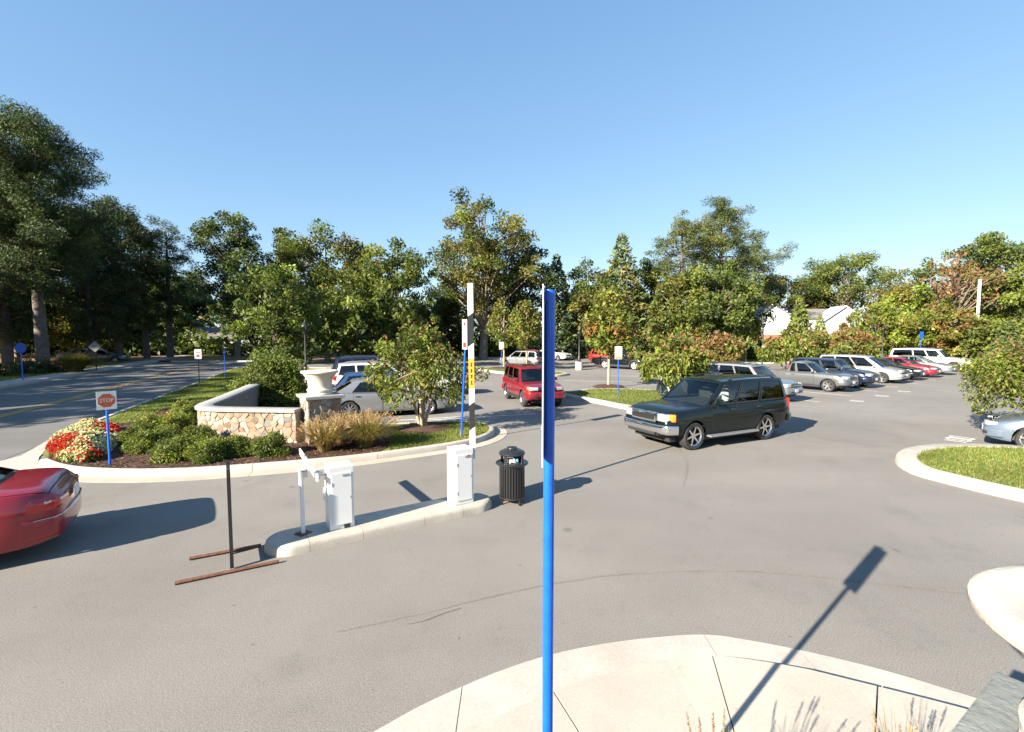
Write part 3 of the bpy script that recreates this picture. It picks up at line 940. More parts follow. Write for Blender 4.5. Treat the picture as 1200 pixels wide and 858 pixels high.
        for sg in ((1, -1) if both else (1,)):
            mb = MB(); vs, fs = [], []
            ss = np.linspace(s0, s1, n)
            for q in ss:
                q = abs(q) if both else q
                x, y = np.interp(abs(q), D, A[:, 0]), np.interp(abs(q), D, A[:, 1])
                x2, y2 = np.interp(abs(q) + .02, D, A[:, 0]), np.interp(abs(q) + .02, D, A[:, 1])
                x1, y1 = np.interp(abs(q) - .02, D, A[:, 0]), np.interp(abs(q) - .02, D, A[:, 1])
                if abs(q) < .03: x1, y1, x2, y2 = x, -.1, x, .1
                nx, ny = (y2 - y1), -(x2 - x1); l = math.hypot(nx, ny) or 1
                if end < 0: nx, ny = -nx, -ny
                nx /= l; ny /= l
                if q < 0: y, ny = -y, -ny
                y *= sg; ny *= sg
                hh = z1 - z0; e3 = min(.35 * hh, .05)
                for o_, z in ((-.10, z0), (off * .5 - .006, z0 + .004), (off * .9, z0 + e3 * .45), (off, z0 + e3), (off, z1 - e3), (off * .9, z1 - e3 * .45), (off * .5 - .006, z1 - .004), (-.10, z1)):
                    vs.append((x + nx * o_, y + ny * o_, z))
            for i in range(n - 1):
                for k in range(7): fs.append((i * 8 + k, i * 8 + k + 1, i * 8 + 9 + k, i * 8 + 8 + k))
            fs += [tuple(range(8)), tuple((n - 1) * 8 + k for k in range(7, -1, -1))]
            mb.add(vs, fs).build(nm, material, parent, smooth=48)
    for args in s.get('strips', []):
        nm, end, s0, s1, z0, z1, off, mt = args[:8]
        strip(nm, end, s0, s1, z0, z1, off, pm if mt == 'paint' else M[mt], both=(s0 >= 0), n=27 if s0 < 0 else 13)
    # ---- doors
    for (x0, x1) in s['doors']:
        for sg in (1, -1):
            mb = MB(); vs, fs = [], []
            X = np.linspace(x0 * L, x1 * L, 6); T = [3.15, 3.6, 4, 4.6, 5, 5.6, 6.2, 7, 7.5]
            for lay, off in ((0, .005), (1, -.02)):
                for x in X:
                    for t in T:
                        y, z = surf(x, t); vs.append((x, sg * (y + off), z + (off if t < 4 else 0)))
            nt = len(T); N = len(X) * nt
            for i in range(len(X) - 1):
                for k in range(nt - 1):
                    q = (i * nt + k, i * nt + k + 1, (i + 1) * nt + k + 1, (i + 1) * nt + k); fs.append(q)
            vs2 = []
            X2 = np.linspace(x0 * L - .013, x1 * L + .013, 6); T2 = [3.02] + T[1:-1] + [7.62]
            for x in X2:
                for t in T2:
                    y, z = surf(x, t); vs2.append((x, sg * (y + .0022), z + (.0022 if t < 4 else 0)))
            gap = MB().add(vs2, [f_ for f_ in fs])
            ring = [i * nt for i in range(len(X))] + [(len(X) - 1) * nt + k for k in range(1, nt)] + [i * nt + nt - 1 for i in reversed(range(len(X) - 1))] + [k for k in reversed(range(1, nt - 1))]
            for a, b in zip(ring, ring[1:] + ring[:1]): fs.append((a, b, b + N, a + N))
            mb.add(vs, fs); mb.add(gap.v, gap.f, 1)
            d = mb.build('door', [pm, M['dark_plastic']], root, smooth=40)
            hy, hz = surf(x0 * L + .16, 4.15)
            MB().box((x0 * L + .15, sg * (hy + .022), hz), (.17, .03, .03)).build('handle', M[s.get('handle', 'dark_plastic')] if s.get('handle') != 'paint' else pm, d, bevel=.008)
    # ---- hood and boot lid with a dark shut line round them
    lids = [('hood', cab['b'][0] * L + .05, L / 2 - .13)]
    if s.get('boot'): lids.append(('trunk_lid', -L / 2 + .10, cab['b'][1] * L - .06))
    for nm, xa, xb_ in lids:
        mb = MB()
        for e2, off, mi_ in ((0, .007, 0), (.014, .0035, 1)):
            X = np.linspace(xa - e2, xb_ + e2, 12); T = np.linspace(-2.75, 2.75, 13) * (1 + e2 * .8)
            vs = []
            for x in X:
                for t in T:
                    y, z = surf(x, abs(t)); vs.append((x, math.copysign(y, t), z + off))
            nt = len(T)
            mb.add(vs, [(i * nt + k, i * nt + k + 1, (i + 1) * nt + k + 1, (i + 1) * nt + k) for i in range(len(X) - 1) for k in range(nt - 1)], mi_)
        mb.build(nm, [pm, M['dark_plastic']], root, smooth=40)
    if s.get('cladding'):
        for sg in (1, -1):
            mb = MB(); vs, fs = [], []
            X = np.linspace(xr + ra + .01, xf - ra - .01, 6)
            for x in X:
                for t, o_ in ((6.9, .004), (6.95, .02), (7.5, .02), (8, .0)):
                    y, z = surf(x, t); vs.append((x, sg * (y + o_), z))
            for i in range(5):
                for k in range(3): fs.append((i * 4 + k, i * 4 + k + 1, i * 4 + 5 + k, i * 4 + 4 + k))
            mb.add(vs, fs).build('side_moulding', M[s['cladding']], root)
    if s.get('step'):
        for sg in (1, -1):
            MB().box(((xf + xr) / 2, sg * (W / 2 + .03), .36), (wb - 2 * ra - .08, .16, .05)).build('running_board', M[s['step']], root, bevel=.012)
    if s.get('flare'):
        for c in (xf, xr):
            for sg in (1, -1):
                mb = MB(); vs, fs = [], []
                A = np.linspace(-.12, pi + .12, 15)
                for a in A:
                    for r_, o_ in ((ra + .09, .0), (ra + .07, .03), (ra, .03), (ra - .01, -.03)):
                        vs.append((c + r_ * math.cos(a), sg * (W / 2 * .99 + o_), wr + r_ * math.sin(a)))
                for i in range(14):
                    for k in range(3): fs.append((i * 4 + k, i * 4 + k + 1, i * 4 + 5 + k, i * 4 + 4 + k))
                mb.add(vs, fs).build('wheel_arch_flare', M[s['flare']] if s['flare'] != 'paint' else pm, root)
    # ---- greenhouse
    xb0, xb1 = cab['b'][0] * L, cab['b'][1] * L          # windscreen base, rear window base
    xt0, xt1 = cab['r'][0] * L, cab['r'][1] * L          # roof front, roof rear
    rk = cab.get('rk', .74); nx = 8
    def hwb(x): return surf(x, 2.9)[0]
    def zroof(x):
        k = (x - (xt0 + xt1) / 2) / ((xt0 - xt1) / 2)
        return H - .045 - .045 * abs(k) ** 2.4 - (cab.get('slope', 0) * max(0, -k))
    def S(u, v):
        xb, xt = xb0 + (xb1 - xb0) * u, xt0 + (xt1 - xt0) * u
        yb, yt = hwb(xb), W / 2 * rk * (1 - .06 * abs(2 * u - 1) ** 3)
        zb_, zt_ = ztop(xb) - .015, zroof(xt)
        x = xb + (xt - xb) * v
        y = yb + (yt - yb) * v + .03 * math.sin(pi * v)
        return Vector((x, y, zb_ + (zt_ - zb_) * v))
    def Wd(w, v, u0):                                     # windscreen / rear window, w in -1..1
        p = S(u0, v); bulge = (.09 if u0 == 0 else -cab.get('rb', .05)) * (1 - w * w)
        return Vector((p.x + bulge, p.y * w, p.z + .035 * v * (1 - w * w)))
    fr = MB()
    def quadgrid(f, A, B, mb, off=0.0):
        vs = [f(a, b) for a in A for b in B]; fs = []
        nb = len(B)
        for i in range(len(A) - 1):
            for k in range(nb - 1): fs.append((i * nb + k, i * nb + k + 1, (i + 1) * nb + k + 1, (i + 1) * nb + k))
        mb.add(vs, fs)
    V0, V1 = cab.get('v', (.07, .88))
    us = cab['u']                                         # list of (u0,u1) windows
    ends = [0.0] + [e for w_ in us for e in w_] + [1.0]
    for sg in (1, -1):
        f = lambda u, v: Vector((S(u, v).x, S(u, v).y * sg, S(u, v).z))
        UL = sorted(set(list(np.linspace(0, 1, 13)) + ends))
        quadgrid(f, UL, [0, V0], fr); quadgrid(f, UL, [V1, 1.0], fr)
        for a, b in zip(ends[0::2], ends[1::2]):
            if b - a > 1e-4: quadgrid(f, np.linspace(a, b, 3), np.linspace(V0, V1, 6), fr)
        for wi, (a, b) in enumerate(us):
            g = MB()
            fo_ = lambda u, v: f(u, v) - Vector((0, sg * .012, 0))
            quadgrid(fo_, np.linspace(a, b, 5), np.linspace(V0, V1, 6), g)
            gm = s.get('rear_glass', 'glass') if wi >= 1 else s.get('front_glass', 'glass')
            sw = g.build('side_window', M[gm], root, smooth=60)
            tr = MB()                                     # dark rubber edge
            for u in (a, b):
                quadgrid(lambda uu, v: f(uu, v) + Vector((0, sg * .003, 0)), [u - .006, u + .006], np.linspace(V0, V1, 6), tr)
            quadgrid(lambda uu, v: f(uu, v) + Vector((0, sg * .003, 0)), np.linspace(a, b, 5), [V0 - .03, V0 + .02], tr)
            tr.build('window_trim', M['dark_plastic'], sw, smooth=0)
    WL = [-1, -.94] + list(np.linspace(-.8, .8, 7)) + [.94, 1]
    for u0 in (0.0, 1.0):
        f = lambda w, v: Wd(w, v, u0)
        quadgrid(f, WL, [.9, 1.0], fr); quadgrid(f, [-1, -.93], np.linspace(0, .9, 6), fr); quadgrid(f, [.93, 1], np.linspace(0, .9, 6), fr)
        vlo = .05 if u0 == 0 else cab.get('rv', .08)
        quadgrid(f, WL, [0, vlo], fr)
        g = MB(); dx = -.01 if u0 == 0 else .01
        quadgrid(lambda w, v: f(w, v) + Vector((dx, 0, -.004)), [-.94, -.8, -.5, -.2, .2, .5, .8, .94], np.linspace(vlo - .03, .91, 6), g)
        g.build('windshield' if u0 == 0 else 'rear_window', M['clear_glass' if u0 == 0 else s.get('rear_glass', 'glass')], root, smooth=60)
    XR = np.linspace(0, 1, 9)
    def roofp(k, w):
        p = S(k, 1.0); b0 = .09 * (1 - w * w) * (1 - k) - cab.get('rb', .05) * (1 - w * w) * k
        return Vector((p.x + b0, p.y * w, p.z + .035 * (1 - w * w) + .012 * (1 - abs(w) ** 6)))
    quadgrid(roofp, XR, np.linspace(-1, 1, 11), fr)
    fr.build('roof', pm, root, smooth=42)
    if s.get('rack'):
        for sg in (1, -1):
            p = [S(u, 1.0) for u in (.12, .2, .5, .8, .9)]
            z = [.015, .06, .065, .06, .015]
            MB().tube([(q.x, sg * q.y * .9, q.z + zz) for q, zz in zip(p, z)], .018, 6).build('roof_rail', M[s['rack']], root)
    if s.get('sunroof'):
        g = MB(); quadgrid(lambda k, w: roofp(k, w) + Vector((0, 0, .006)), np.linspace(.2, .42, 3), np.linspace(-.5, .5, 5), g)
        g.build('sunroof', M['privacy'], root)
    # ---- seats seen through the glass
    xs_ = xt0 - .62
    rows = [xs_] + ([xs_ - .95] if xs_ - .95 > xt1 - .05 else [])
    zb_ = ztop(0)
    for xx in rows:
        for sg in (1, -1):
            st = MB().box((xx, sg * W * .21, zb_ + .06), (.14, .46, .5)).box((xx - .02, sg * W * .21, zb_ + .36), (.09, .25, .16))
            st.build('seat', M['interior'], root, bevel=.03)
    MB().tube([(xs_ + .52 + .05 * math.sin(a), W * .21 + .18 * math.cos(a), zb_ + .08 + .17 * math.sin(a)) for a in np.linspace(0, 2 * pi, 17)], .014, 5, cap=False).build('steering_wheel', M['dark_plastic'], root)
    # ---- mirrors
    for sg in (1, -1):
        p = S(.09, .08)
        MB().box((p.x, sg * (p.y + .13), p.z + .06), (.11, .2, .15), taper=.85).box((p.x, sg * (p.y + .03), p.z + .0), (.06, .1, .05)).build('mirror', pm if not s.get('black_mirror') else M['dark_plastic'], root, bevel=.025)
    # ---- wheels
    tyre = MB(); tw = s.get('tw', .21); rr = wr * s.get('rimk', .68)
    prof = [(rr, -tw / 2 + .01), (wr - .035, -tw / 2), (wr - .008, -tw / 2 + .03), (wr, -tw / 2 + .06), (wr, tw / 2 - .06), (wr - .008, tw / 2 - .03), (wr - .035, tw / 2), (rr, tw / 2 - .01)]
    tyre.lathe(prof, 28, closed=True)
    tme = tyre.mesh('wheel', M['rubber'], 50)
    rim = MB()
    rim.lathe([(rr - .02, tw / 2 - .035), (rr + .004, tw / 2 - .006), (rr + .004, tw / 2 - .03)], 28, closed=True)
    rim.lathe([(0.0, tw / 2 - .055), (.05, tw / 2 - .055), (.06, tw / 2 - .075)], 16)
    rim.lathe([(0.0, tw / 2 - .13), (rr, tw / 2 - .13), (rr, tw / 2 - .03)], 28, mi=1, cap=False)
    ns = s.get('spokes', 5)
    for i in range(ns):
        a = 2 * pi * i / ns
        T = Matrix.Rotation(a, 4, 'Z')
        w0, w1 = s.get('spw', (.075, .055))
        vs = []
        for r_, ww, z_ in ((.03, w0, tw / 2 - .05), (rr - .005, w1, tw / 2 - .03)):
            for yy in (-ww / 2, ww / 2):
                vs += [(r_, yy, z_), (r_, yy, z_ - .03)]
        rim.add(vs, [(0, 2, 6, 4), (1, 5, 7, 3), (0, 4, 5, 1), (2, 3, 7, 6), (4, 6, 7, 5)], 0, T)
    rme = rim.mesh('rim', [M[s.get('rim', 'alloy')], M['dark_plastic']], 30)
    for cx in (xf, xr):
        for sg in (1, -1):
            w_ = link('wheel', tme, root, (cx, sg * (W / 2 - tw / 2 - .02), wr), (-pi / 2 * sg, random.uniform(0, 1) * 0, 0))
            link('rim', rme, w_, (0, 0, 0), (0, 0, random.uniform(0, 1.2)))
    # ---- plates
    for end, z in ((1, s.get('pf')), (-1, s.get('pr'))):
        if z: MB().box((end * (L / 2 + s.get('poff', .095)), 0, z), (.012, .31, .155)).build('number_plate', M['plate'], root, bevel=.003)
    return root

def sedan(**k):
    L = k.get('L', 4.85)
    d = dict(L=L, W=1.81, H=1.45, wb=2.75, fo=.93, wr=.325, sill=.23, pf=.48, pr=.78, boot=True,
             top=[(-.5, .93), (-.475, 1.0), (-.33, 1.02), (-.2, .98), (.0, .95), (.2, .96), (.215, .95), (.36, .86), (.455, .74), (.5, .64)],
             cab=dict(b=(.225, -.35), r=(.055, -.20), u=[(.075, .43), (.47, .82)], rk=.69, rb=.09),
             doors=[(-.008, .205), (-.225, -.016)],
             strips=[('headlight', 1, .42, .98, .60, .735, .012, 'lens_clear'), ('grille', 1, -.34, .34, .58, .71, .012, 'gloss_black'),
                     ('bumper', 1, -1.15, 1.15, .30, .53, .03, 'paint'), ('lower_grille', 1, -.5, .5, .33, .42, .035, 'dark_plastic'),
                     ('bumper', -1, -1.1, 1.1, .33, .62, .03, 'paint'), ('taillight', -1, .42, .98, .70, .87, .014, 'lens_red')])
    d.update(k); return d

def suv(**k):
    L = k.get('L', 4.5)
    d = dict(L=L, W=1.82, H=1.72, wb=2.65, fo=.86, wr=.36, sill=.33, pf=.55, pr=.88, endk=.15,
             top=[(-.5, 1.05), (-.47, 1.08), (-.2, 1.06), (.0, 1.04), (.2, 1.05), (.225, 1.04), (.38, .98), (.46, .88), (.5, .76)],
             cab=dict(b=(.235, -.475), r=(.10, -.43), u=[(.055, .36), (.39, .66), (.70, .95)], rk=.78, rb=.03),
             doors=[(.015, .215), (-.2, .008)], rear_glass='privacy', cladding='dark_plastic',
             strips=[('headlight', 1, .46, .96, .72, .89, .014, 'lens_clear'), ('grille', 1, -.42, .42, .70, .87, .014, 'gloss_black'),
                     ('bumper', 1, -1.1, 1.1, .40, .64, .04, 'paint'), ('lower_grille', 1, -.5, .5, .44, .53, .045, 'dark_plastic'),
                     ('bumper', -1, -1.05, 1.05, .42, .68, .04, 'dark_plastic'), ('taillight', -1, .6, .95, .8, 1.05, .014, 'lens_red')])
    d.update(k); return d

def minivan(**k):
    d = suv(L=5.05, W=1.95, H=1.76, wb=3.0, fo=.98, wr=.34, sill=.25, cladding=None,
            top=[(-.5, 1.0), (-.47, 1.04), (.0, 1.02), (.25, 1.03), (.28, 1.02), (.40, .92), (.47, .80), (.5, .68)],
            cab=dict(b=(.305, -.475), r=(.115, -.43), u=[(.09, .36), (.385, .66), (.69, .95)], rk=.76, rb=.04),
            doors=[(.04, .245), (-.2, .034)])
    d.update(k); return d

def pickup(**k):
    d = suv(L=5.05, W=1.80, H=1.62, wb=2.95, fo=.86, wr=.345, sill=.34, cladding=None, crown=.02,
            top=[(-.5, 1.0), (-.12, 1.01), (.0, 1.0), (.19, 1.02), (.2, 1.01), (.40, .97), (.47, .88), (.5, .80)],
            cab=dict(b=(.215, -.10), r=(.075, -.07), u=[(.06, .62), (.72, .92)], rk=.76, rb=.02),
            bed=(-.485 * 5.05, -.115 * 5.05, .62), doors=[(-.06, .19)], rear_glass='glass')
    d.update(k); return d

# ================================================================ THE SETTING
def rect(x0, y0, x1, y1): return [(x0, y0), (x1, y0), (x1, y1), (x0, y1)]

sheet('ground', rect(-900, -500, 900, 1400), -0.05, M['soil'])
lot_poly = [(-45, -12), (60, -12), (75, 60), (60, 66), (-2.0, 66), (-16, 66), (-70, 66), (-75, 30)]
sheet('parking_lot', lot_poly, 0.0, M['asphalt'])

# the two-lane road on the left, seen along its length
def line_pt(p, q, t): return (p[0] + (q[0] - p[0]) * t, p[1] + (q[1] - p[1]) * t)
RK0, RK1 = G(130, 490), G(262, 441)            # right kerb of the road
LK0, LK1 = G(0, 455), G(190, 426)              # left kerb
road_dir = np.array([-0.357, 0.934])
Rk = lambda s: (RK0[0] + road_dir[0] * s, RK0[1] + road_dir[1] * s)
LKb = np.array(LK0)
Lk = lambda s: (LKb[0] + road_dir[0] * s, LKb[1] + road_dir[1] * s)
sheet('road', [Rk(-60), Rk(60), Lk(52), Lk(-72)], 0.006, M['road'])
mid = np.array(G(97, 463.5))
off = np.array([road_dir[1], -road_dir[0]])
for k in (-.11, .11):
    a, b = mid + road_dir * -45 + off * k, mid + road_dir * 45 + off * k
    w = off * .055
    sheet('yellow_line', [tuple(a - w), tuple(a + w), tuple(b + w), tuple(b - w)], 0.011, M['line_yellow'])
a, b = np.array(Rk(0)) - off * .35 , np.array(Rk(55)) - off * .35
w = off * .05
sheet('edge_line', [tuple(a - w), tuple(a + w), tuple(b + w), tuple(b - w)], 0.011, M['line_white'])
# turn arrow
ac = np.array(G(268, 436))
def loc2(c, d, pts):
    n = np.array([d[1], -d[0]])
    return [tuple(c + d * p[0] + n * p[1]) for p in pts]
sheet('road_arrow', loc2(ac, -road_dir, [(-1.5, -.08), (.1, -.08), (.1, -.5), (1.3, .0), (.1, .5), (.1, .08), (-1.5, .08)]), 0.011, M['line_white'])

# left verge: kerb, sidewalk, pine straw
kerb([Lk(-60 + 3 * i) for i in range(40)][::1], False, gutter=.3, seg=6)
sw_root = empty('sidewalk', kind='structure')
for i in range(30):
    a0, a1 = -50 + 3.2 * i + .006, -50 + 3.2 * (i + 1) - .006
    p, q = np.array(Lk(a0)), np.array(Lk(a1))
    MB().prism([tuple(p - off * .2), tuple(q - off * .2), tuple(q - off * 1.7), tuple(p - off * 1.7)], -.05, .14).build('slab', M['concrete'], sw_root, smooth=0)
vp = [tuple(np.array(Lk(-65)) - off * 1.7), tuple(np.array(Lk(58)) - off * 1.7), (-50, 90), (-140, 90), (-120, -30)]
sheet('verge', vp, 0.11, M['straw'])
grass_area('verge_grass', [tuple(np.array(Lk(-30)) - off * 1.7), tuple(np.array(Lk(30)) - off * 1.7), tuple(np.array(Lk(30)) - off * 4.2), tuple(np.array(Lk(-30)) - off * 4.2)], .11, 60, h=.10, w=.02)

# far edge of the lot
far_edge = [G(200, 424.5), G(330, 424), G(430, 423), G(570, 420.5), G(690, 418), G(800, 417.5)]
far_edge2 = [G(985, 421.5), G(1060, 421.5), G(1160, 421.5), G(1320, 421)]
kerb(spline(far_edge, step=2.0), False, gutter=.3, seg=6)
kerb(spline(far_edge2, step=2.0), False, gutter=.3, seg=6)
fb = [far_edge[0]] + far_edge[1:] + [G(860, 416)] + [far_edge2[0]] + far_edge2[1:] + [(140, 60), (140, 130), (-110, 130), (-70, 66)]
sheet('woodland_floor', fb, 0.13, M['straw'])

# ---------------- the planted island with the stone wall
isl_px = [(46, 546), (70, 554), (110, 558), (170, 559), (230, 557), (300, 552), (360, 547), (420, 541), (480, 533), (530, 525.5), (560, 519), (576, 512), (579, 505), (568, 500), (545, 498), (500, 499), (430, 501), (385, 499)]
isl = GP(isl_px)
isl_back = [(-7.2, 19.0), (-8.2, 24), (-9.6, 31), (-13.5, 42)]
isl_left = [Rk(28), Rk(18), Rk(9), Rk(2.5), G(88, 505), G(58, 522), G(42, 537)]
front = spline(isl, step=.3)
kerb(front, False)
left = spline(isl_left, step=.5)
kerb(spline([Rk(28), Rk(18), Rk(9), Rk(2.5), G(95, 503)], step=.5), False, gutter=.3)
kerb(spline([isl[-1], isl_back[0], isl_back[1], isl_back[2], isl_back[3], Rk(28)], step=.6), False, gutter=0)
isl_poly = front + isl_back + left
inner = offset_path(isl_poly, -.13, True)
sheet('island_lawn', inner, 0.125, M['lawn'])
PXX = lambda p: 600 + FPX * p[0] / p[1]
inn_front = offset_path(front, -.175, False)
kb = next(i for i, p in enumerate(front) if PXX(p) > 452)
kl = max(i for i, p in enumerate(front) if PXX(p) > 462)
bed = inn_front[:kb] + spline(GP([(462, 520), (457, 507), (420, 506), (375, 508), (330, 500), (240, 508), (232, 488), (196, 478), (160, 494), (112, 496), (82, 506), (58, 521)], .14), False, .3)
sheet('mulch_bed', bed, 0.14, M['mulch'])
bed2 = spline([G(238, 478), (-10.2, 17), (-11.2, 20.5), (-13.2, 27), (-15.6, 36), (-11, 36), (-9.2, 30), (-7.9, 24), (-7.0, 18.5), (-6.3, 15), (-8.5, 14.4)], True, .5)
sheet('shrub_bed', bed2, 0.137, M['mulch'])
# bark chips
def chips(name, poly, z, n, size, cols):
    P = scatter(poly, n); m = len(P)
    C = np.c_[P, np.full(m, z) + RNG.random(m) * .02]
    T = np.array(cols)[RNG.integers(len(cols), size=m)] * (.6 + .8 * RNG.random((m, 1)))
    V, F, T = leaf_quads(C, size, T, .4, 1.6)
    link(name, np_mesh(name, V, F, M['petal'], T))["kind"] = "stuff"
chips('bark_chips', bed, .148, 9000, .035, [(.09, .05, .035), (.05, .028, .02), (.16, .10, .065), (.22, .15, .10)])
lawn_front = inn_front[kb:kl] + GP([(466, 504), (458, 512)], .13)
grass_area('island_grass', lawn_front, .125, 1500, h=.055)
tree_ring = [(G(495, 503, .13)[0] + 1.0 * math.cos(a) * (1 + .1 * math.sin(3 * a)), G(495, 503, .13)[1] + .8 * math.sin(a)) for a in np.linspace(0, 2 * pi, 24, endpoint=False)]
mbk = MB()
def mound(name, ring, z, h, material):
    cx = sum(p[0] for p in ring) / len(ring); cy = sum(p[1] for p in ring) / len(ring); n = len(ring)
    mb = MB(); vs = []
    for k, hh in ((1.0, 0), (.8, .6), (.45, .9), (.15, 1.0)):
        vs += [(cx + (p[0] - cx) * k, cy + (p[1] - cy) * k, z + h * hh) for p in ring]
    fs = [(r * n + i, r * n + (i + 1) % n, (r + 1) * n + (i + 1) % n, (r + 1) * n + i) for r in range(3) for i in range(n)]
    fs.append(tuple(3 * n + i for i in range(n)))
    o = mb.add(vs, fs).build(name, material, smooth=60); o["kind"] = "structure"
    return o
mound('mulch_ring', tree_ring, .127, .10, M['mulch'])
chips('ring_chips', tree_ring, .16, 900, .03, [(.09, .05, .035), (.05, .028, .02), (.12, .07, .045)])
strip_poly = [G(118, 499, .13), G(127, 493, .13), Rk(2.5), Rk(27), (-13.6, 38), (-12.2, 26), G(262, 470, .13), G(232, 487, .13), G(196, 479, .13), G(160, 495, .13)]
strip_poly = [(p[0], p[1]) for p in strip_poly]
grass_area('strip_grass', strip_poly, .125, 420, h=.06, w=.014)

# apron where the drive meets the road
apron = GP([(-160, 575), (0, 541), (24, 535), (40, 526), (72, 507), (84, 508), (60, 524), (46, 536), (44, 546), (60, 553), (30, 553), (0, 552), (-120, 590)], 0)
sheet('driveway_apron', apron, 0.016, M['kerb'])

# ---------------- islands further in the lot
def lot_island(px, name, density, gutter=.0, h=.06, kerb_w=.3):
    P = GP(px)
    if area(P) < 0: P = P[::-1]
    S_ = spline(P, True, .3)
    kerb(S_, True, gutter=gutter, width=kerb_w)
    inn = offset_path(S_, -kerb_w + .02, True)
    sheet(name, inn, .13, M['lawn'])
    grass_area(name + '_grass', inn, .128, density, h=h)
    return inn
lot_island([(655, 463), (672, 461), (700, 458), (760, 459), (815, 463), (842, 470), (845, 481), (820, 487), (780, 485), (735, 480), (700, 473), (668, 467)], 'maple_island', 420)
lot_island([(561, 433.5), (590, 431.5), (630, 434), (664, 438.5), (660, 441), (640, 442), (605, 440), (575, 436.5)], 'far_island', 200)
lot_island([(1050, 542), (1056, 533), (1080, 527.5), (1120, 525.5), (1200, 528.5), (1255, 543), (1290, 570), (1285, 600), (1240, 596), (1180, 584), (1110, 567), (1068, 555)], 'corner_island', 900, kerb_w=.42)
lot_island([(850, 423.5), (870, 422), (900, 421.5), (930, 422), (932, 425), (900, 426.5), (860, 426)], 'back_island', 120)
for c, r in ((G(713, 455.5), .95), (G(587, 433), 1.1), (G(617, 436), .9)):
    ring = [(c[0] + r * math.cos(a) * (1 + .08 * math.sin(4 * a)), c[1] + r * math.sin(a)) for a in np.linspace(0, 2 * pi, 20, endpoint=False)]
    mound('mulch_ring', ring, .13, .09, M['mulch'])

# ---------------- near sidewalk with its ramp
O = GP([(230, 985), (300, 940), (380, 890), (440, 858), (500, 825), (580, 790), (640, 770), (700, 757), (760, 749), (825, 745), (880, 752), (960, 768), (1040, 788), (1100, 806), (1160, 825), (1260, 862), (1330, 895)])
def swz(x): return .022 + .085 * min(1, max(0, (x - 1.55) / 1.2))   # the slabs rise out of the ramp toward the right
I = [G(a, b, swz(G(a, b)[0])) for a, b in [(300, 1010), (380, 960), (470, 900), (548, 858), (600, 831), (648, 810), (700, 792), (760, 776), (830, 768), (900, 775), (1000, 797), (1100, 822), (1150, 836), (1250, 868), (1320, 900)]]
Os, Is = np.array(spline(O, step=.12)), np.array(spline(I, step=.12))
def sub(P, x0, x1):
    """points of P between two x values, ends interpolated"""
    xs, ys = P[:, 0], P[:, 1]
    o = np.argsort(xs, kind='stable')
    m = (xs > x0) & (xs < x1)
    return [(x0, float(np.interp(x0, xs[o], ys[o])))] + [tuple(p) for p in P[m]] + [(x1, float(np.interp(x1, xs[o], ys[o])))]
gp_root = empty('gutter_pan', kind='structure')
cuts = [Os[0][0], -.45, G(825, 745)[0], 2.9, Os[-1][0]]
for a, b in zip(cuts, cuts[1:]):
    A = sub(Os, a + .004, b - .004); B = sub(Is, max(a + .004, Is[0][0]), b - .004)
    MB().prism(A + B[::-1], -.05, .012).build('gutter_slab', M['kerb'], gp_root, smooth=0)
sd_root = empty('sidewalk', kind='structure')
J = [((Is[0][0]), -2.6), (G(648, 810)[0], .84), (G(831, 768)[0], 1.60), (G(1009, 799)[0], 2.28), (Is[-1][0], 4.2)]
for (t0, b0), (t1, b1) in zip(J, J[1:]):
    A = sub(Is, t0 + .006, t1 - .006)
    A = offset_path(A, .004, False)
    poly = A + [(b1 - .006, 2.86), (b0 + .006, 2.86)]
    MB().prism(poly, -.05, [swz(p[0]) for p in poly]).build('slab', M['concrete'], sd_root, smooth=0)
sheet('joint_base', rect(-4.5, 2.4, 6.5, 5.6)[:0] or [tuple(p) for p in Is[::3]] + [(4.2, 2.7), (-2.6, 2.7)], .004, M['patch'])
sheet('planting_bed', [(-8, -6), (8, -6), (8, 2.855), (-2.6, 2.855), (-8, 1.0)], .03, M['mulch'])

# ---------------- markings and wear on the lot
def ribbon(name, pts, w, z, material, step=.25, taper=True):
    P = spline(pts, step=step); n = len(P)
    ws = [w * (0.5 + .5 * math.sin(pi * min(1, max(0, i / (n - 1) * 1.0)))) * random.uniform(.6, 1.3) if taper else w for i in range(n)]
    L_, R_ = [], []
    for i in range(n):
        a, b = P[max(0, i - 1)], P[min(n - 1, i + 1)]
        tx, ty = b[0] - a[0], b[1] - a[1]; l = math.hypot(tx, ty) or 1
        j = random.uniform(-.3, .3) * w if taper else 0
        L_.append((P[i][0] - ty / l * (ws[i] + j), P[i][1] + tx / l * (ws[i] + j), z)); R_.append((P[i][0] + ty / l * (ws[i] - j), P[i][1] - tx / l * (ws[i] - j), z))
    mb = MB(); mb.add(L_ + R_, [(i, i + 1, n + i + 1, n + i) for i in range(n - 1)])
    o = mb.build(name, material, smooth=0); o["kind"] = "structure"
    return o
ribbon('sealed_crack', GP([(395, 741), (450, 729), (520, 713), (600, 694), (680, 679), (760, 671), (850, 669), (950, 675), (1060, 688), (1130, 696)]), .022, .004, M['patch'])
ribbon('sealed_crack', GP([(476, 732), (498, 727), (520, 719), (540, 713)]), .010, .008, M['patch'])
ribbon('tyre_mark', GP([(795, 524), (804, 540), (804, 556), (800, 570)]), .03, .004, M['patch'])
0 and ribbon('sealed_crack', GP([(620, 575), (660, 600), (700, 560), (742, 548)][:2] + [(700, 640)] and [(640, 640), (700, 655), (780, 652)]), .012, .004, M['patch'])
ribbon('sealed_crack', GP([(860, 470), (930, 505), (1010, 520), (1050, 522)]), .02, .004, M['patch'])
0 and ribbon('sealed_crack', GP([(300, 600), (330, 580), (420, 574), (500, 556)]), .014, .004, M['patch'])
HD = np.array([.58, -.815]); RD = np.array([.815, .58])
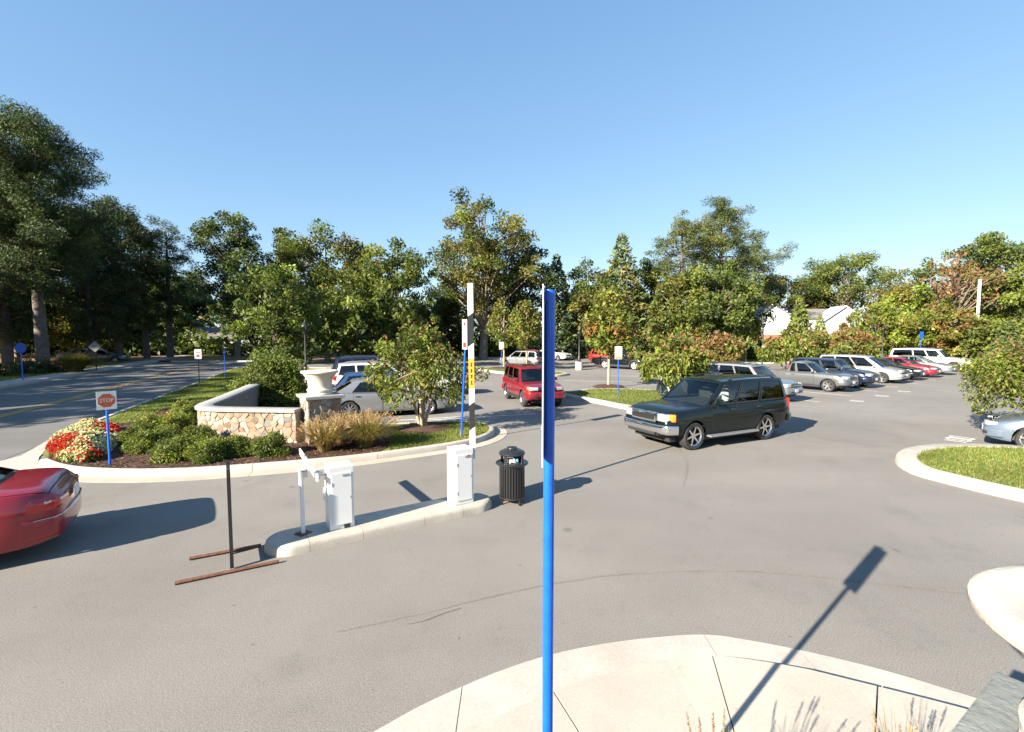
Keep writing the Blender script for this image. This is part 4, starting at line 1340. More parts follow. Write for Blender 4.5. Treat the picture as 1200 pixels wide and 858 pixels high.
row0 = np.array([17.4, 26.4])                  # front right wheel of the pickup
STALL = [-8.9, -5.6, -1.9, 1.55, 4.9, 8.4, 12.2, 15.9, 19.6, 23.4]
for q in STALL:
    c = row0 + RD * (q + .9)
    a, b = c - HD * 4.2, c + HD * 1.5
    w = RD * .05
    sheet('stall_line', [tuple(a - w), tuple(b - w), tuple(b + w), tuple(a + w)], .004, M['line_white'])
def stencil(c, d, h, glyphs):
    """stall number strokes, each glyph a list of strokes in a 1 x 2 cell"""
    n = np.array([d[1], -d[0]]); mb = MB(); w = .045
    for gi, gl in enumerate(glyphs):
        for si, ((x0, y0), (x1, y1)) in enumerate(gl):
            a = c + n * ((x0 + gi * 1.5) * h * .5) + d * (y0 * h * .5); b = c + n * ((x1 + gi * 1.5) * h * .5) + d * (y1 * h * .5)
            t = (b - a) / (np.linalg.norm(b - a) + 1e-9); s = np.array([t[1], -t[0]]) * w
            z = .004 + .0015 * si
            mb.add([(*(a - s), z), (*(b - s), z), (*(b + s), z), (*(a + s), z)], [(0, 1, 2, 3)])
    o = mb.build('stall_number', M['line_white'], smooth=0); o["kind"] = "structure"
ONE = [((.5, 0), (.5, 2))]
ZERO = [((0, 0), (0, 2)), ((1, 0), (1, 2)), ((.05, 0), (.95, 0)), ((.05, 2), (.95, 2))]
stencil(np.array(G(1131, 519.5)), np.array([-.58, .815]), .5, [ONE, ZERO, ZERO])
for k, q in enumerate((-3.3, -.1, 3.2)):
    stencil(row0 + RD * q + HD * 2.6, np.array([-HD[0], -HD[1]]), .45, [ONE, ZERO])
for px in ((560, 489), (480, 492)):
    c = np.array(G(*px)); d = np.array([.94, .34]); n = np.array([-d[1], d[0]]) * .05
    a, b = c - d * 2.4, c + d * 2.4
    sheet('stall_line', [tuple(a - n), tuple(b - n), tuple(b + n), tuple(a + n)], .004, M['line_white'])
for px, ln in (((745, 441), 4), ((700, 447), 4.5), ((800, 451), 4), ((690, 424), 4)):
    c = np.array(G(*px)); d = np.array([.98, -.2]); n = np.array([.2, .98]) * .05
    a, b = c - d * ln / 2, c + d * ln / 2
    sheet('stall_line', [tuple(a - n), tuple(b - n), tuple(b + n), tuple(a + n)], .004, M['line_white'])

# ================================================================ STONEWORK
def voronoi(Wd, Ht, nx, ny, jit=.42):
    pts = []
    for j in range(-1, ny + 1):
        for i in range(-1, nx + 1):
            pts.append(((i + .5 + (j % 2) * .5 - .25 + random.uniform(-jit, jit)) * Wd / nx, (j + .5 + random.uniform(-jit, jit)) * Ht / ny))
    cells = []
    for p in pts:
        poly = [(0, 0), (Wd, 0), (Wd, Ht), (0, Ht)]
        near = sorted(pts, key=lambda q: (q[0] - p[0]) ** 2 + (q[1] - p[1]) ** 2)[1:16]
        for q in near:
            mx, my = (p[0] + q[0]) / 2, (p[1] + q[1]) / 2; dx, dy = q[0] - p[0], q[1] - p[1]
            new = []
            for a, b in zip(poly, poly[1:] + poly[:1]):
                da = (a[0] - mx) * dx + (a[1] - my) * dy; db = (b[0] - mx) * dx + (b[1] - my) * dy
                if da <= 0: new.append(a)
                if da * db < 0:
                    t = da / (da - db); new.append((a[0] + (b[0] - a[0]) * t, a[1] + (b[1] - a[1]) * t))
            poly = new
            if not poly: break
        if len(poly) >= 3:
            # drop slivers of edges
            out = [v for i, v in enumerate(poly) if math.hypot(v[0] - poly[i - 1][0], v[1] - poly[i - 1][1]) > .018]
            if len(out) >= 3 and abs(area(out)) > .004: cells.append(out)
    return cells

def stones(parent, Wd, Ht, nx, ny, mapping, weights, joint=.0055):
    """rubble stones as single parts; mapping(s, z, depth) gives the place in the parent's space"""
    for poly in voronoi(Wd, Ht, nx, ny):
        cx = sum(p[0] for p in poly) / len(poly); cz = sum(p[1] for p in poly) / len(poly)
        r = math.sqrt(abs(area(poly)) / pi); k0 = max(.5, 1 - joint / r); k1 = k0 * random.uniform(.80, .88)
        dep = random.uniform(.010, .028); tl = (random.uniform(-.012, .012), random.uniform(-.012, .012))
        n = len(poly); vs = []
        for k, d in ((k0, -.02), (k0, dep * .55), (k1, dep)):
            for p in poly:
                u, v = cx + (p[0] - cx) * k, cz + (p[1] - cz) * k
                dd = d + ((p[0] - cx) / r * tl[0] + (p[1] - cz) / r * tl[1] if d > 0 else 0)
                vs.append(mapping(u, v, dd))
        fs = [(a * n + i, a * n + (i + 1) % n, (a + 1) * n + (i + 1) % n, (a + 1) * n + i) for a in (0, 1) for i in range(n)]
        fs.append(tuple(2 * n + i for i in range(n)))
        MB().add(vs, fs).build('stone', random.choices(STONES, weights)[0], parent, smooth=0)

def pier(name, cx, cy, ang, label, w=.93, h=1.37, weights=(2, 1, 1, 5, 3), faces=(0, 1, 2, 3), capw=1.06, capm='cap'):
    r = empty(name, (cx, cy, 0), ang, label, 'stone pier', 'stone piers of the entrance walls')
    MB().box((0, 0, h / 2), (w - .06, w - .06, h)).build('core', M['mortar'], r, smooth=0)
    for k in faces:
        T = Matrix.Rotation(k * pi / 2, 3, 'Z')
        mp = lambda s, z, d, T=T: tuple(T @ Vector((s - w / 2, -(w / 2 - .03 + d), z)))
        stones(r, w, h, 5, 7, mp, weights)
    MB().box((0, 0, h + .045), (capw, capw, .09)).build('capstone', M[capm], r, bevel=.012)
    return r
pier('stone_pier', -5.52, 13.80, math.radians(36.5), 'grey brown rubble stone pier under the cream urn beside the curved wall')
NP = (2.36, 1.68)
pier('stone_pier', NP[0], NP[1], math.radians(33), 'near stone pier with grey cap at the sidewalk corner under the large white urn', faces=(1, 2, 3, 0), capw=1.02, capm='cap_near')

# curved wall
wall_cl = spline([(-6.02, 13.50), (-7.4, 13.62), (-8.35, 13.72), (-8.98, 13.98), (-9.30, 14.6), (-9.55, 15.6), (-10.15, 17.8), (-10.9, 20.5)], step=.12)
Wn = np.array(wall_cl); WS = np.r_[0, np.cumsum(np.linalg.norm(np.diff(Wn, axis=0), axis=1))]
wroot = empty('curved_stone_wall', (0, 0, 0), 0, 'curved tan fieldstone wall with pale flat cap behind the low shrubs', 'stone wall')
TH, WH = .36, 1.0
def wp(s, o):
    s0 = min(max(s, 0), WS[-1])
    p = np.array([np.interp(s0, WS, Wn[:, 0]), np.interp(s0, WS, Wn[:, 1])])
    a = np.array([np.interp(max(s0 - .15, 0), WS, Wn[:, 0]), np.interp(max(s0 - .15, 0), WS, Wn[:, 1])])
    b = np.array([np.interp(min(s0 + .15, WS[-1]), WS, Wn[:, 0]), np.interp(min(s0 + .15, WS[-1]), WS, Wn[:, 1])])
    t = (b - a) / np.linalg.norm(b - a)
    return p + np.array([-t[1], t[0]]) * o        # left of travel = the outer, visible side
core = MB(); ss = np.linspace(0, WS[-1], 60); vs, fs = [], []
for s in ss:
    for o_, z in ((TH / 2 - .03, 0), (TH / 2 - .03, WH), (-TH / 2, WH), (-TH / 2, 0)):
        p = wp(s, o_); vs.append((p[0], p[1], z))
for i in range(59):
    for k in range(4):
        fs.append((i * 4 + k, i * 4 + (k + 1) % 4, i * 4 + 4 + (k + 1) % 4, i * 4 + 4 + k))
fs += [(0, 1, 2, 3), (59 * 4, 59 * 4 + 1, 59 * 4 + 2, 59 * 4 + 3)]
# left of travel direction: travelling from the pier leftwards then back, the outer side is on the left
core.add(vs, fs).build('core', M['mortar'], wroot, smooth=40)
def wmap(s, z, d):
    p = wp(s, TH / 2 - .03 + d); return (p[0], p[1], z)
stones(wroot, 5.3, WH - .005, 25, 7, wmap, (5, 4, 3, 1.4, 1))
NSEG = 6
for i in range(NSEG):
    s0, s1 = WS[-1] * i / NSEG + .004, WS[-1] * (i + 1) / NSEG - .004
    vs, fs = [], []
    ss = np.linspace(s0, s1, 12)
    prof = ((TH / 2 + .05, WH), (TH / 2 + .055, WH + .07), (TH / 2 + .035, WH + .085), (-TH / 2 - .035, WH + .085), (-TH / 2 - .055, WH + .07), (-TH / 2 - .05, WH))
    for s in ss:
        for o_, z in prof:
            p = wp(s, o_); vs.append((p[0], p[1], z + .001 * i))
    m = len(prof)
    for a in range(11):
        for k in range(m): fs.append((a * m + k, a * m + (k + 1) % m, (a + 1) * m + (k + 1) % m, (a + 1) * m + k))
    fs += [tuple(range(m)), tuple(11 * m + k for k in range(m))]
    MB().add(vs, fs).build('capstone', M['cap_pale'] if 'cap_pale' in M else M['cap'], wroot, smooth=40)

def urn(name, x, y, z, R, Hh, m, label):
    r = empty(name, (x, y, z), 0, label, 'urn', 'cast stone urns on the entrance piers')
    k = R / .52; kz = Hh / .68
    foot = [(.0, 0), (.36, 0), (.365, .02), (.36, .05), (.335, .065), (.33, .085), (.345, .10)]
    bowl = [(.345, .10), (.365, .115), (.365, .15), (.34, .17), (.325, .20), (.325, .26), (.335, .34), (.355, .42), (.395, .50), (.445, .565), (.47, .60)]
    rim = [(.47, .60), (.505, .615), (.52, .635), (.52, .665), (.505, .68), (.46, .683), (.41, .675), (.36, .655), (.30, .63), (.0, .61)]
    f = lambda p: [(a * k, b * kz) for a, b in p]
    MB().lathe(f(foot), 48).build('foot', m, r, smooth=50)
    MB().lathe(f(bowl), 48).build('bowl', m, r, smooth=50)
    MB().lathe(f(rim), 48).build('rim', m, r, smooth=50)
    return r
urn('urn', -5.52, 13.80, 1.46, .51, .68, M['urn'], 'cream cast stone urn with flared rim on the far stone pier beside the curved wall')
urn('urn', 2.44, 1.64, 1.46, .60, .64, M['urn_white'], 'large white urn at the corner of the near sidewalk seen from above')

# ================================================================ GATE ISLAND
A_, B_ = np.array([-3.33, 7.08]), np.array([-.74, 8.76])
gd = (B_ - A_) / np.linalg.norm(B_ - A_); gn = np.array([-gd[1], gd[0]]); GL = np.linalg.norm(B_ - A_)
GA = math.atan2(gd[1], gd[0]); GR = .36
groot = empty('gate_island', kind='structure')
def stadium(r):
    out = []
    for a in np.linspace(pi / 2, 3 * pi / 2, 13): out.append((r * math.cos(a), r * math.sin(a)))
    for a in np.linspace(-pi / 2, pi / 2, 13): out.append((GL + r * math.cos(a), r * math.sin(a)))
    return out
def gmap(u, v): p = A_ + gd * u + gn * v; return (p[0], p[1])
joints = [-.6, .20, .98, 2.0, 2.72, GL + .6]
for a, b in zip(joints, joints[1:]):
    def ringx(r):
        xs = np.linspace(max(a + .003, -r + .0001), min(b - .003, GL + r - .0001), 16)
        def half(u):
            d = -u if u < 0 else (u - GL if u > GL else 0)
            return math.sqrt(max(1e-6, r * r - d * d))
        return [(u, -half(u)) for u in xs] + [(u, half(u)) for u in xs[::-1]]
    mb = MB(); vs, fs = [], []
    rings = [(GR + .012, -.05), (GR + .004, .09), (GR - .008, .125), (GR - .035, .148), (GR - .075, .155)]
    for r, z in rings: vs += [(*gmap(u, v), z) for u, v in ringx(r)]
    n = 32
    for k in range(len(rings) - 1):
        for i in range(n): fs.append((k * n + i, k * n + (i + 1) % n, (k + 1) * n + (i + 1) % n, (k + 1) * n + i))
    fs.append(tuple((len(rings) - 1) * n + i for i in range(n)))
    mb.add(vs, fs).build('kerb_stone', M['median'], groot, smooth=50)

def cabinet(name, u, v, label, w=.37, d=.32, h=.97):
    p = gmap(u, v)
    r = empty(name, (p[0], p[1], .155), GA, label, 'gate cabinet', 'white barrier gate cabinets')
    MB().box((0, 0, h / 2), (w, d, h), taper=.985).build('housing', M['white'], r, smooth=20, bevel=.004)
    MB().box((0, 0, h + .006), (w - .01, d - .01, .02)).build('lid', M['white'], r, bevel=.004)
    MB().box((0.0, -d / 2 - .004, h * .49), (w - .07, .014, h - .16)).build('door', M['white'], r, bevel=.004)
    MB().box((.06, -d / 2 - .012, h - .13), (.10, .012, .03)).build('badge', M['galv'], r, bevel=.004)
    MB().box((w / 2 - .055, -d / 2 - .014, h * .5), (.016, .010, .035)).build('lock', M['galv'], r, bevel=.003)
    for hz_ in (.22, .74): MB().box((-w / 2 + .034, -d / 2 - .012, h * hz_), (.012, .010, .06)).build('hinge', M['white'], r, bevel=.002)
    MB().box((0, 0, -.002), (w + .03, d + .03, .014)).build('base_flange', M['galv'], r, bevel=.003)
    return r
cab1 = cabinet('gate_cabinet', .72, .02, 'white barrier cabinet nearer the black sign frame with the broken horizontal arm', h=.98)
MB().box((.07, -.168, .04), (.09, .02, .055)).build('vent', M['dark_plastic'], cab1)
MB().tube([(-.20, -.05, .68), (-.235, -.05, .66), (-.235, -.05, .48), (-.20, -.05, .44)], .016, 6).build('handle', M['white'], cab1)
MB().tube([(-.18, .06, .86), (-.30, .06, .86)], .03, 10).box((-.30, .06, .85), (.05, .09, .12)).build('arm_hub', M['galv'], cab1, bevel=.005)
cab2 = cabinet('gate_cabinet', 2.83, -.03, 'white barrier cabinet beside the black litter bin with the raised striped arm', h=.985)
MB().box((.075, -.174, .87), (.04, .012, .03)).build('red_mark', M['red_ink'], cab2)
MB().box((-.187, -.06, .56), (.006, .05, .035)).build('sticker', M['yellow'], cab2)
MB().box((-.187, -.02, .47), (.006, .07, .03)).build('sticker', M['galv'], cab2)
MB().tube([(.18, .02, .86), (.25, .02, .86)], .03, 10).box((.245, .02, .84), (.03, .09, .20)).build('arm_hub', M['galv'], cab2, bevel=.005)
# horizontal broken arm of the first gate: a white board going away over the lane
def striped_arm(name, p0, p1, bands, label, wdt=.10, th=.028, face=Vector((0, -1, 0))):
    p0, p1 = Vector(p0), Vector(p1)
    r = empty(name, p0, 0, label, 'barrier arm', 'barrier arms of the gates')
    d = (p1 - p0); Ln = d.length; d.normalize()
    side = d.cross(face).normalized(); nrm = side.cross(d).normalized()
    for nm, a, b, mt, sk in bands:
        sk0, sk1 = sk
        q = []
        for nn in (-th / 2, th / 2):
            for t, s_, k in ((a, -1, -sk0), (a, 1, sk0), (b, 1, sk1), (b, -1, -sk1)):
                q.append(d * (t + k * wdt * .35) + side * (s_ * wdt / 2) + nrm * nn)
        MB().add(q, [(0, 1, 2, 3), (7, 6, 5, 4), (0, 4, 5, 1), (1, 5, 6, 2), (2, 6, 7, 3), (3, 7, 4, 0)]).build(nm, M[mt], r, smooth=0)
    return r, d, side, nrm
h1 = cab1.matrix_basis @ Vector((-.34, .06, .86))
e1 = Vector((-4.16, 9.22, 0)); e1.z = 1.0
striped_arm('barrier_arm', h1, e1, [('white_band', -.25, .42, 'white', (0, 1)), ('yellow_band', .43, .52, 'yellow', (1, 1)), ('white_band', .53, 1.05, 'white', (1, 1)), ('grey_band', 1.06, 1.2, 'galv', (1, 1)), ('white_band', 1.21, 1.78, 'white', (1, 1))],
            'short white broken barrier arm sticking out level from the first cabinet', wdt=.10, face=Vector((-.8, -.6, 0)))
h2 = cab2.matrix_basis @ Vector((.27, .02, .74))
e2 = h2 + Vector((-.04, .10, 3.22))
k_ = (1, 1)
arm2, d2, s2, n2 = striped_arm('barrier_arm', h2, e2, [('white_band', .0, .56, 'white', (0, 1)), ('black_band', .565, 1.02, 'black', k_), ('white_band', 1.025, 1.30, 'white', (1, 0)), ('yellow_band', 1.305, 1.84, 'yellow', (0, 0)), ('white_band', 1.845, 2.10, 'white', (0, 1)), ('black_band', 2.105, 2.65, 'black', k_), ('white_band', 2.655, 3.22, 'white', (1, 0))],
            'tall raised barrier arm with white and black bands and a yellow lettered sleeve', face=Vector((.15, -1, 0)), wdt=.10)
g = MB()
for i, hh in enumerate((1.38, 1.49, 1.60, 1.71)):
    for j in range(3):
        c = d2 * (hh + .028 * j) + n2 * .0145 + s2 * random.uniform(-.006, .006)
        ww = (.040, .015, .032)[(i + j) % 3]
        g.add([c - s2 * ww / 2 - d2 * .009, c + s2 * ww / 2 - d2 * .009, c + s2 * ww / 2 + d2 * .009, c - s2 * ww / 2 + d2 * .009], [(0, 1, 2, 3)])
    c = d2 * (hh + .028) + n2 * .0147
    g.add([c - s2 * .01 - d2 * .035, c + s2 * .01 - d2 * .035, c + s2 * .01 + d2 * .035, c - s2 * .01 + d2 * .035], [(0, 1, 2, 3)])
g.build('lettering', M['ink'], arm2, smooth=0)
# card reader
p = gmap(.17, .0)
cr = empty('card_reader', (p[0], p[1], .155), GA, 'slim white card reader post with a small grey reader box on a rusty base plate', 'card reader')
MB().box((0, 0, .50), (.055, .055, 1.0)).build('post', M['white'], cr, bevel=.006)
MB().box((-.018, .01, .86), (.035, .10, .30)).box((0.01, .0, 1.0), (.10, .12, .035)).build('hood', M['white'], cr, bevel=.006)
MB().box((.045, -.01, .925), (.075, .085, .10)).build('reader', M['galv'], cr, bevel=.005)
MB().box((0, 0, .008), (.19, .17, .016), rz=.5).build('base_plate', M['rust'], cr, bevel=.003)
# litter bin
bx, by = G(600, 588)
bn = empty('litter_bin', (bx, by, 0), .25, 'black slatted metal litter bin with a domed hooded lid beside the gate island', 'litter bin')
for k in range(28):
    a = 2 * pi * k / 28
    MB().box((.235 * math.cos(a), .235 * math.sin(a), .41), (.012, .034, .64), rz=a).build('slat', M['gloss_black'], bn, bevel=.003)
MB().lathe([(.205, .12), (.215, .12), (.215, .70), (.205, .70)], 32, closed=True).lathe([(0, .12), (.21, .12)], 32).build('liner', M['dark_plastic'], bn)
for z, r_ in ((.11, .245), (.72, .25)):
    MB().lathe([(r_ - .03, z - .018), (r_, z - .018), (r_ + .004, z), (r_, z + .018), (r_ - .03, z + .018)], 40, closed=True).build('hoop', M['gloss_black'], bn, smooth=50)
MB().lathe([(.20, .74), (.305, .745), (.312, .76), (.30, .775), (.255, .785), (.20, .785)], 40, closed=True).build('rim', M['gloss_black'], bn, smooth=50)
MB().lathe([(.245, .93), (.25, .945), (.23, .975), (.17, 1.005), (.10, 1.02), (.10, 1.04), (.095, 1.055), (0, 1.055)], 40).lathe([(.0, .925), (.245, .925)], 40).build('lid', M['gloss_black'], bn, smooth=50)
for k in range(4):
    a = pi / 4 + k * pi / 2
    MB().box((.225 * math.cos(a), .225 * math.sin(a), .855), (.012, .07 if k else .2, .15), rz=a).build('lid_post', M['gloss_black'], bn)
for k in range(4):
    a = k * pi / 2 + .4
    MB().box((.24 * math.cos(a), .24 * math.sin(a), .05), (.035, .035, .12), rz=a).lathe([(0, 0), (.035, 0), (.035, .015), (0, .015)], 10, c=(.25 * math.cos(a), .25 * math.sin(a), 0)).build('leg', M['gloss_black'], bn)
lit = empty('litter', (bx, by, .79), .2, 'crumpled white paper and a blue wrapper showing under the bin lid', 'litter')
for k, (a, m_) in enumerate(((-2.3, 'white'), (-1.9, 'white'), (-1.55, 'sign_white'), (-1.2, 'blue_bits'))):
    MB().box((.17 * math.cos(a), .17 * math.sin(a), .03 + .01 * k), (.07, .05, .07), rz=a * 3, taper=.6).build('paper' if k < 3 else 'wrapper', M[m_], lit, bevel=.012)
# black sign frame edge-on, on rusty rails
f0 = np.array(G(272, 667)); f1 = f0 + .52 * f0 / np.linalg.norm(f0)
sfr = empty('sign_frame', (f0[0], f0[1], 0), 0, 'black upright sign panel seen edge-on on rusty rails at the end of the gate island', 'sign frame')
fd = f1 - f0
for q in ((0, 0), tuple(fd)):
    MB().box((q[0], q[1], .70), (.05, .045, 1.36), rz=math.atan2(fd[1], fd[0])).build('post', M['black'], sfr, bevel=.004)
MB().box((fd[0] / 2, fd[1] / 2, .76), (np.linalg.norm(fd) - .04, .014, 1.18), rz=math.atan2(fd[1], fd[0])).build('panel', M['black'], sfr)
for a, b in (((205, 686), (327, 660)), ((222, 657), (306, 641))):
    pa, pb = np.array(G(*a)) - f0, np.array(G(*b)) - f0
    MB().tube([(*pa, .028), (*pb, .028)], .024, 6).build('rail', M['rust'], sfr)

# ================================================================ SIGNS
def post_sign(name, x, y, h, pw, ph, label, lean=0.0, face=(0, -1), r=.022, band=None, post='blue', grp=None, plate='sign_white', z=0.0, cat='sign', split=False):
    rz = math.atan2(face[1], face[0]) + pi / 2
    o = empty(name, (x, y, z), rz, label, cat, grp)
    top = Vector((lean, 0, h))
    mb = MB().tube([(0, 0, -.05), top * .5, top], r, 12)
    mb.build('post', M[post], o)
    c = Vector((lean * (1 - ph / 2 / h), -r - .008, h - ph / 2 + .03))
    MB().box(c, (pw, .006, ph)).build('plate', M[plate], o, bevel=.001)
    if band: MB().box((c.x, c.y - .004, c.z - ph / 2 + band / 2 + .01), (pw - .02, .003, band)).build('band', M['orange'], o)
    return o, c
# stop sign in the flowers
sx, sy = G(129, 545, .14)
o, c = post_sign('stop_sign', sx, sy, 1.72, .36, .42, 'small red octagon STOP on a white plate on a blue post in the flower bed', face=(.72, -.70), r=.026, z=.12)
MB().prism([((.165) * math.cos(pi / 8 + k * pi / 4), (.165) * math.sin(pi / 8 + k * pi / 4)) for k in range(8)], 0, .003).build('octagon', M['stop'], o, smooth=0, loc=(c.x, c.y - .0075, c.z), rot=(pi / 2, 0, 0))
lettering('STOP', .125, M['sign_white'], o, (c.x, c.y - .0125, c.z), (pi / 2, 0, 0), sx=.85)
# the leaning post sign behind the raised arm
sx, sy = G(540.5, 512, .13)
o, c = post_sign('post_sign', sx, sy, 3.45, .31, .85, 'leaning blue post sign with red marks seen at an angle behind the raised barrier arm', lean=.42, face=(-.85, -.5), r=.028, z=.12, cat='sign')
for dz, ww, hh in ((.3, .16, .10), (.12, .12, .03), (0, .18, .025), (-.06, .14, .025), (-.3, .22, .15)):
    MB().box((c.x, c.y - .005, c.z + dz), (ww, .002, hh)).build('lettering', M['red_ink'], o)
MB().tube([(0, 0, -.02), (.014, 0, .2)], .034, 10).build('sleeve', M['galv'], o)
# white reserved signs with an orange band on blue posts
for (px, py), h, lb, fc in (((724, 465), 2.42, 'white sign with orange band on a blue post beside the front young maple', (-.15, -1)),
                            ((587.5, 434.5), 2.35, 'white sign with orange band on a blue post on the far island', (-.1, -1))):
    x, y = G(px, py, .13)
    post_sign('parking_sign', x, y, h, .33, .60, lb, face=fc, band=.10, grp='white parking signs on blue posts', z=.12)
# the near blue post, its plate seen edge-on
x0, y0 = .178, 2.29
nb = empty('parking_sign', (x0, y0, .0), 0, 'bright blue post rising in front of the camera with its white sign plate seen edge-on', 'sign', 'white parking signs on blue posts')
hollow = []
MB().tube([(0, 0, -.05), (.0, 0, 1.5), (.0, 0, 3.395)], .0265, 20).build('post', M['blue'], nb)
vd = Vector((x0, y0, 0)).normalized()
MB().box((-.033, -.045, 3.01), (.004, .27, .81), rz=-.074).build('plate', M['sign_white'], nb)
MB().box((-.0362, -.045, 2.67), (.002, .25, .10), rz=-.074).build('band', M['orange'], nb)
MB().box((-.0285, -.02, 3.0), (.006, .03, .7), rz=-.074).build('bracket', M['galv'], nb)
for hz_ in (2.75, 3.25): MB().tube([(-.04, -.02, hz_), (-.026, -.02, hz_)], .008, 8).build('bolt', M['galv'], nb)
MB().lathe([(.0, 3.395), (.027, 3.395), (.024, 3.405), (0, 3.407)], 20).build('post_cap', M['blue'], nb)
# far blue signs and small signs
for (px, py, yy, h, pw, ph, lb) in ((857, 391, 56, 2.7, .36, .62, 'small blue sign on a post by the grey pickup at the lot back'),
                                    (1080, 389, 47, 2.75, .38, .68, 'small blue sign on a post behind the white station wagon truck by the hedge')):
    X = at_depth(px, py, yy)
    post_sign('blue_sign', X[0], yy, X[2] , pw, ph, lb, plate='blue_sign', grp='blue signs at the back of the lot')
X = G(234, 458, .13)
o, c = post_sign('road_sign', X[0], X[1], 2.2, .32, .50, 'small white sign on a dark post on the grass strip between road and wall', post='black', face=(.3, -1), z=.12)
MB().box((c.x, c.y - .005, c.z + .08), (.22, .002, .05)).build('lettering', M['ink'], o); MB().box((c.x, c.y - .005, c.z - .08), (.14, .002, .14)).build('arrow', M['red_ink'], o)
X = G(264, 443, .13)
post_sign('blue_marker_post', X[0], X[1], 2.0, .16, .28, 'plain blue post at the road edge beside the overhanging tree', plate='blue_sign', z=.1, cat='sign post')
X = G(113, 434, .1)
o = empty('warning_sign', (X[0], X[1], .1), .3, 'diamond sign seen from its bare grey back on a dark post across the road', 'sign')
MB().tube([(0, 0, -.1), (0, 0, 2.2)], .03, 8).build('post', M['black'], o)
MB().prism([(.46, 0), (0, .46), (-.46, 0), (0, -.46)], 0, .006).build('plate', M['sign_back'], o, smooth=0, loc=(0, -.05, 2.0), rot=(pi / 2, 0, 0))
X = G(27, 446, .1)
o = empty('round_blue_sign', (X[0], X[1], .1), .4, 'round blue sign on a blue post in front of the dark hedge across the road', 'sign')
MB().tube([(0, 0, -.1), (0, 0, 2.3)], .035, 8).build('post', M['blue'], o)
MB().prism([(.3 * math.cos(k * pi / 10), .34 * math.sin(k * pi / 10)) for k in range(20)], 0, .006).build('plate', M['blue_sign'], o, smooth=0, loc=(0, -.045, 2.15), rot=(pi / 2, 0, 0))

# ================================================================ LAMP POSTS
def lamp_post(px, ytop, y, label, base=None, wrap=False):
    X = at_depth(px, ytop, y); H = X[2]
    r = empty('lamp_post', (X[0], y, 0), random.uniform(0, 1), label, 'lamp post', 'black lantern lamp posts')
    z = 0
    if base:
        MB().lathe([(0, 0), (.34, 0), (.34, .68), (.32, .72), (0, .72)], 20).build('concrete_base', M['kerb'], r, smooth=40); z = .72
    MB().lathe([(.0, z), (.19, z), (.19, z + .06), (.14, z + .10), (.12, z + .42), (.09, z + .5), (.065, z + .56), (.055, H - .9), (.075, H - .88), (.075, H - .82), (.05, H - .80)], 14).build('pole', M['black'], r, smooth=40)
    MB().lathe([(.05, H - .80), (.13, H - .74), (.13, H - .71), (0, H - .71)], 14).build('lantern_seat', M['black'], r, smooth=40)
    MB().lathe([(.12, H - .71), (.19, H - .34)], 10).build('globe', M['lantern'], r, smooth=60)
    for k in range(5):
        a = 2 * pi * k / 5
        MB().tube([(.12 * math.cos(a), .12 * math.sin(a), H - .71), (.195 * math.cos(a), .195 * math.sin(a), H - .33)], .012, 4).build('cage_bar', M['black'], r)
    MB().lathe([(.23, H - .34), (.22, H - .30), (.13, H - .17), (.05, H - .1), (.03, H), (0, H)], 14).lathe([(0, H - .335), (.23, H - .335)], 14).build('cap', M['black'], r, smooth=40)
    if wrap: MB().lathe([(.10, 1.4), (.10, 2.15)], 12).build('banner', M['sign_white'], r)
    return r
lamp_post(357, 376, 29, 'black lantern lamp post behind the bush inside the curved wall')
lamp_post(679, 386, 42.5, 'black lamp post on a round concrete base in the open lot', base=True)
lamp_post(895, 372, 41, 'black lantern lamp post with a white board tied to it behind the parked pickup', wrap=True)
lamp_post(1026.5, 380, 47, 'black lantern lamp post nearer the crape myrtle row, left one of the close pair')
lamp_post(1035.5, 381.5, 50, 'black lantern lamp post nearer the arborvitae, right one of the close pair')

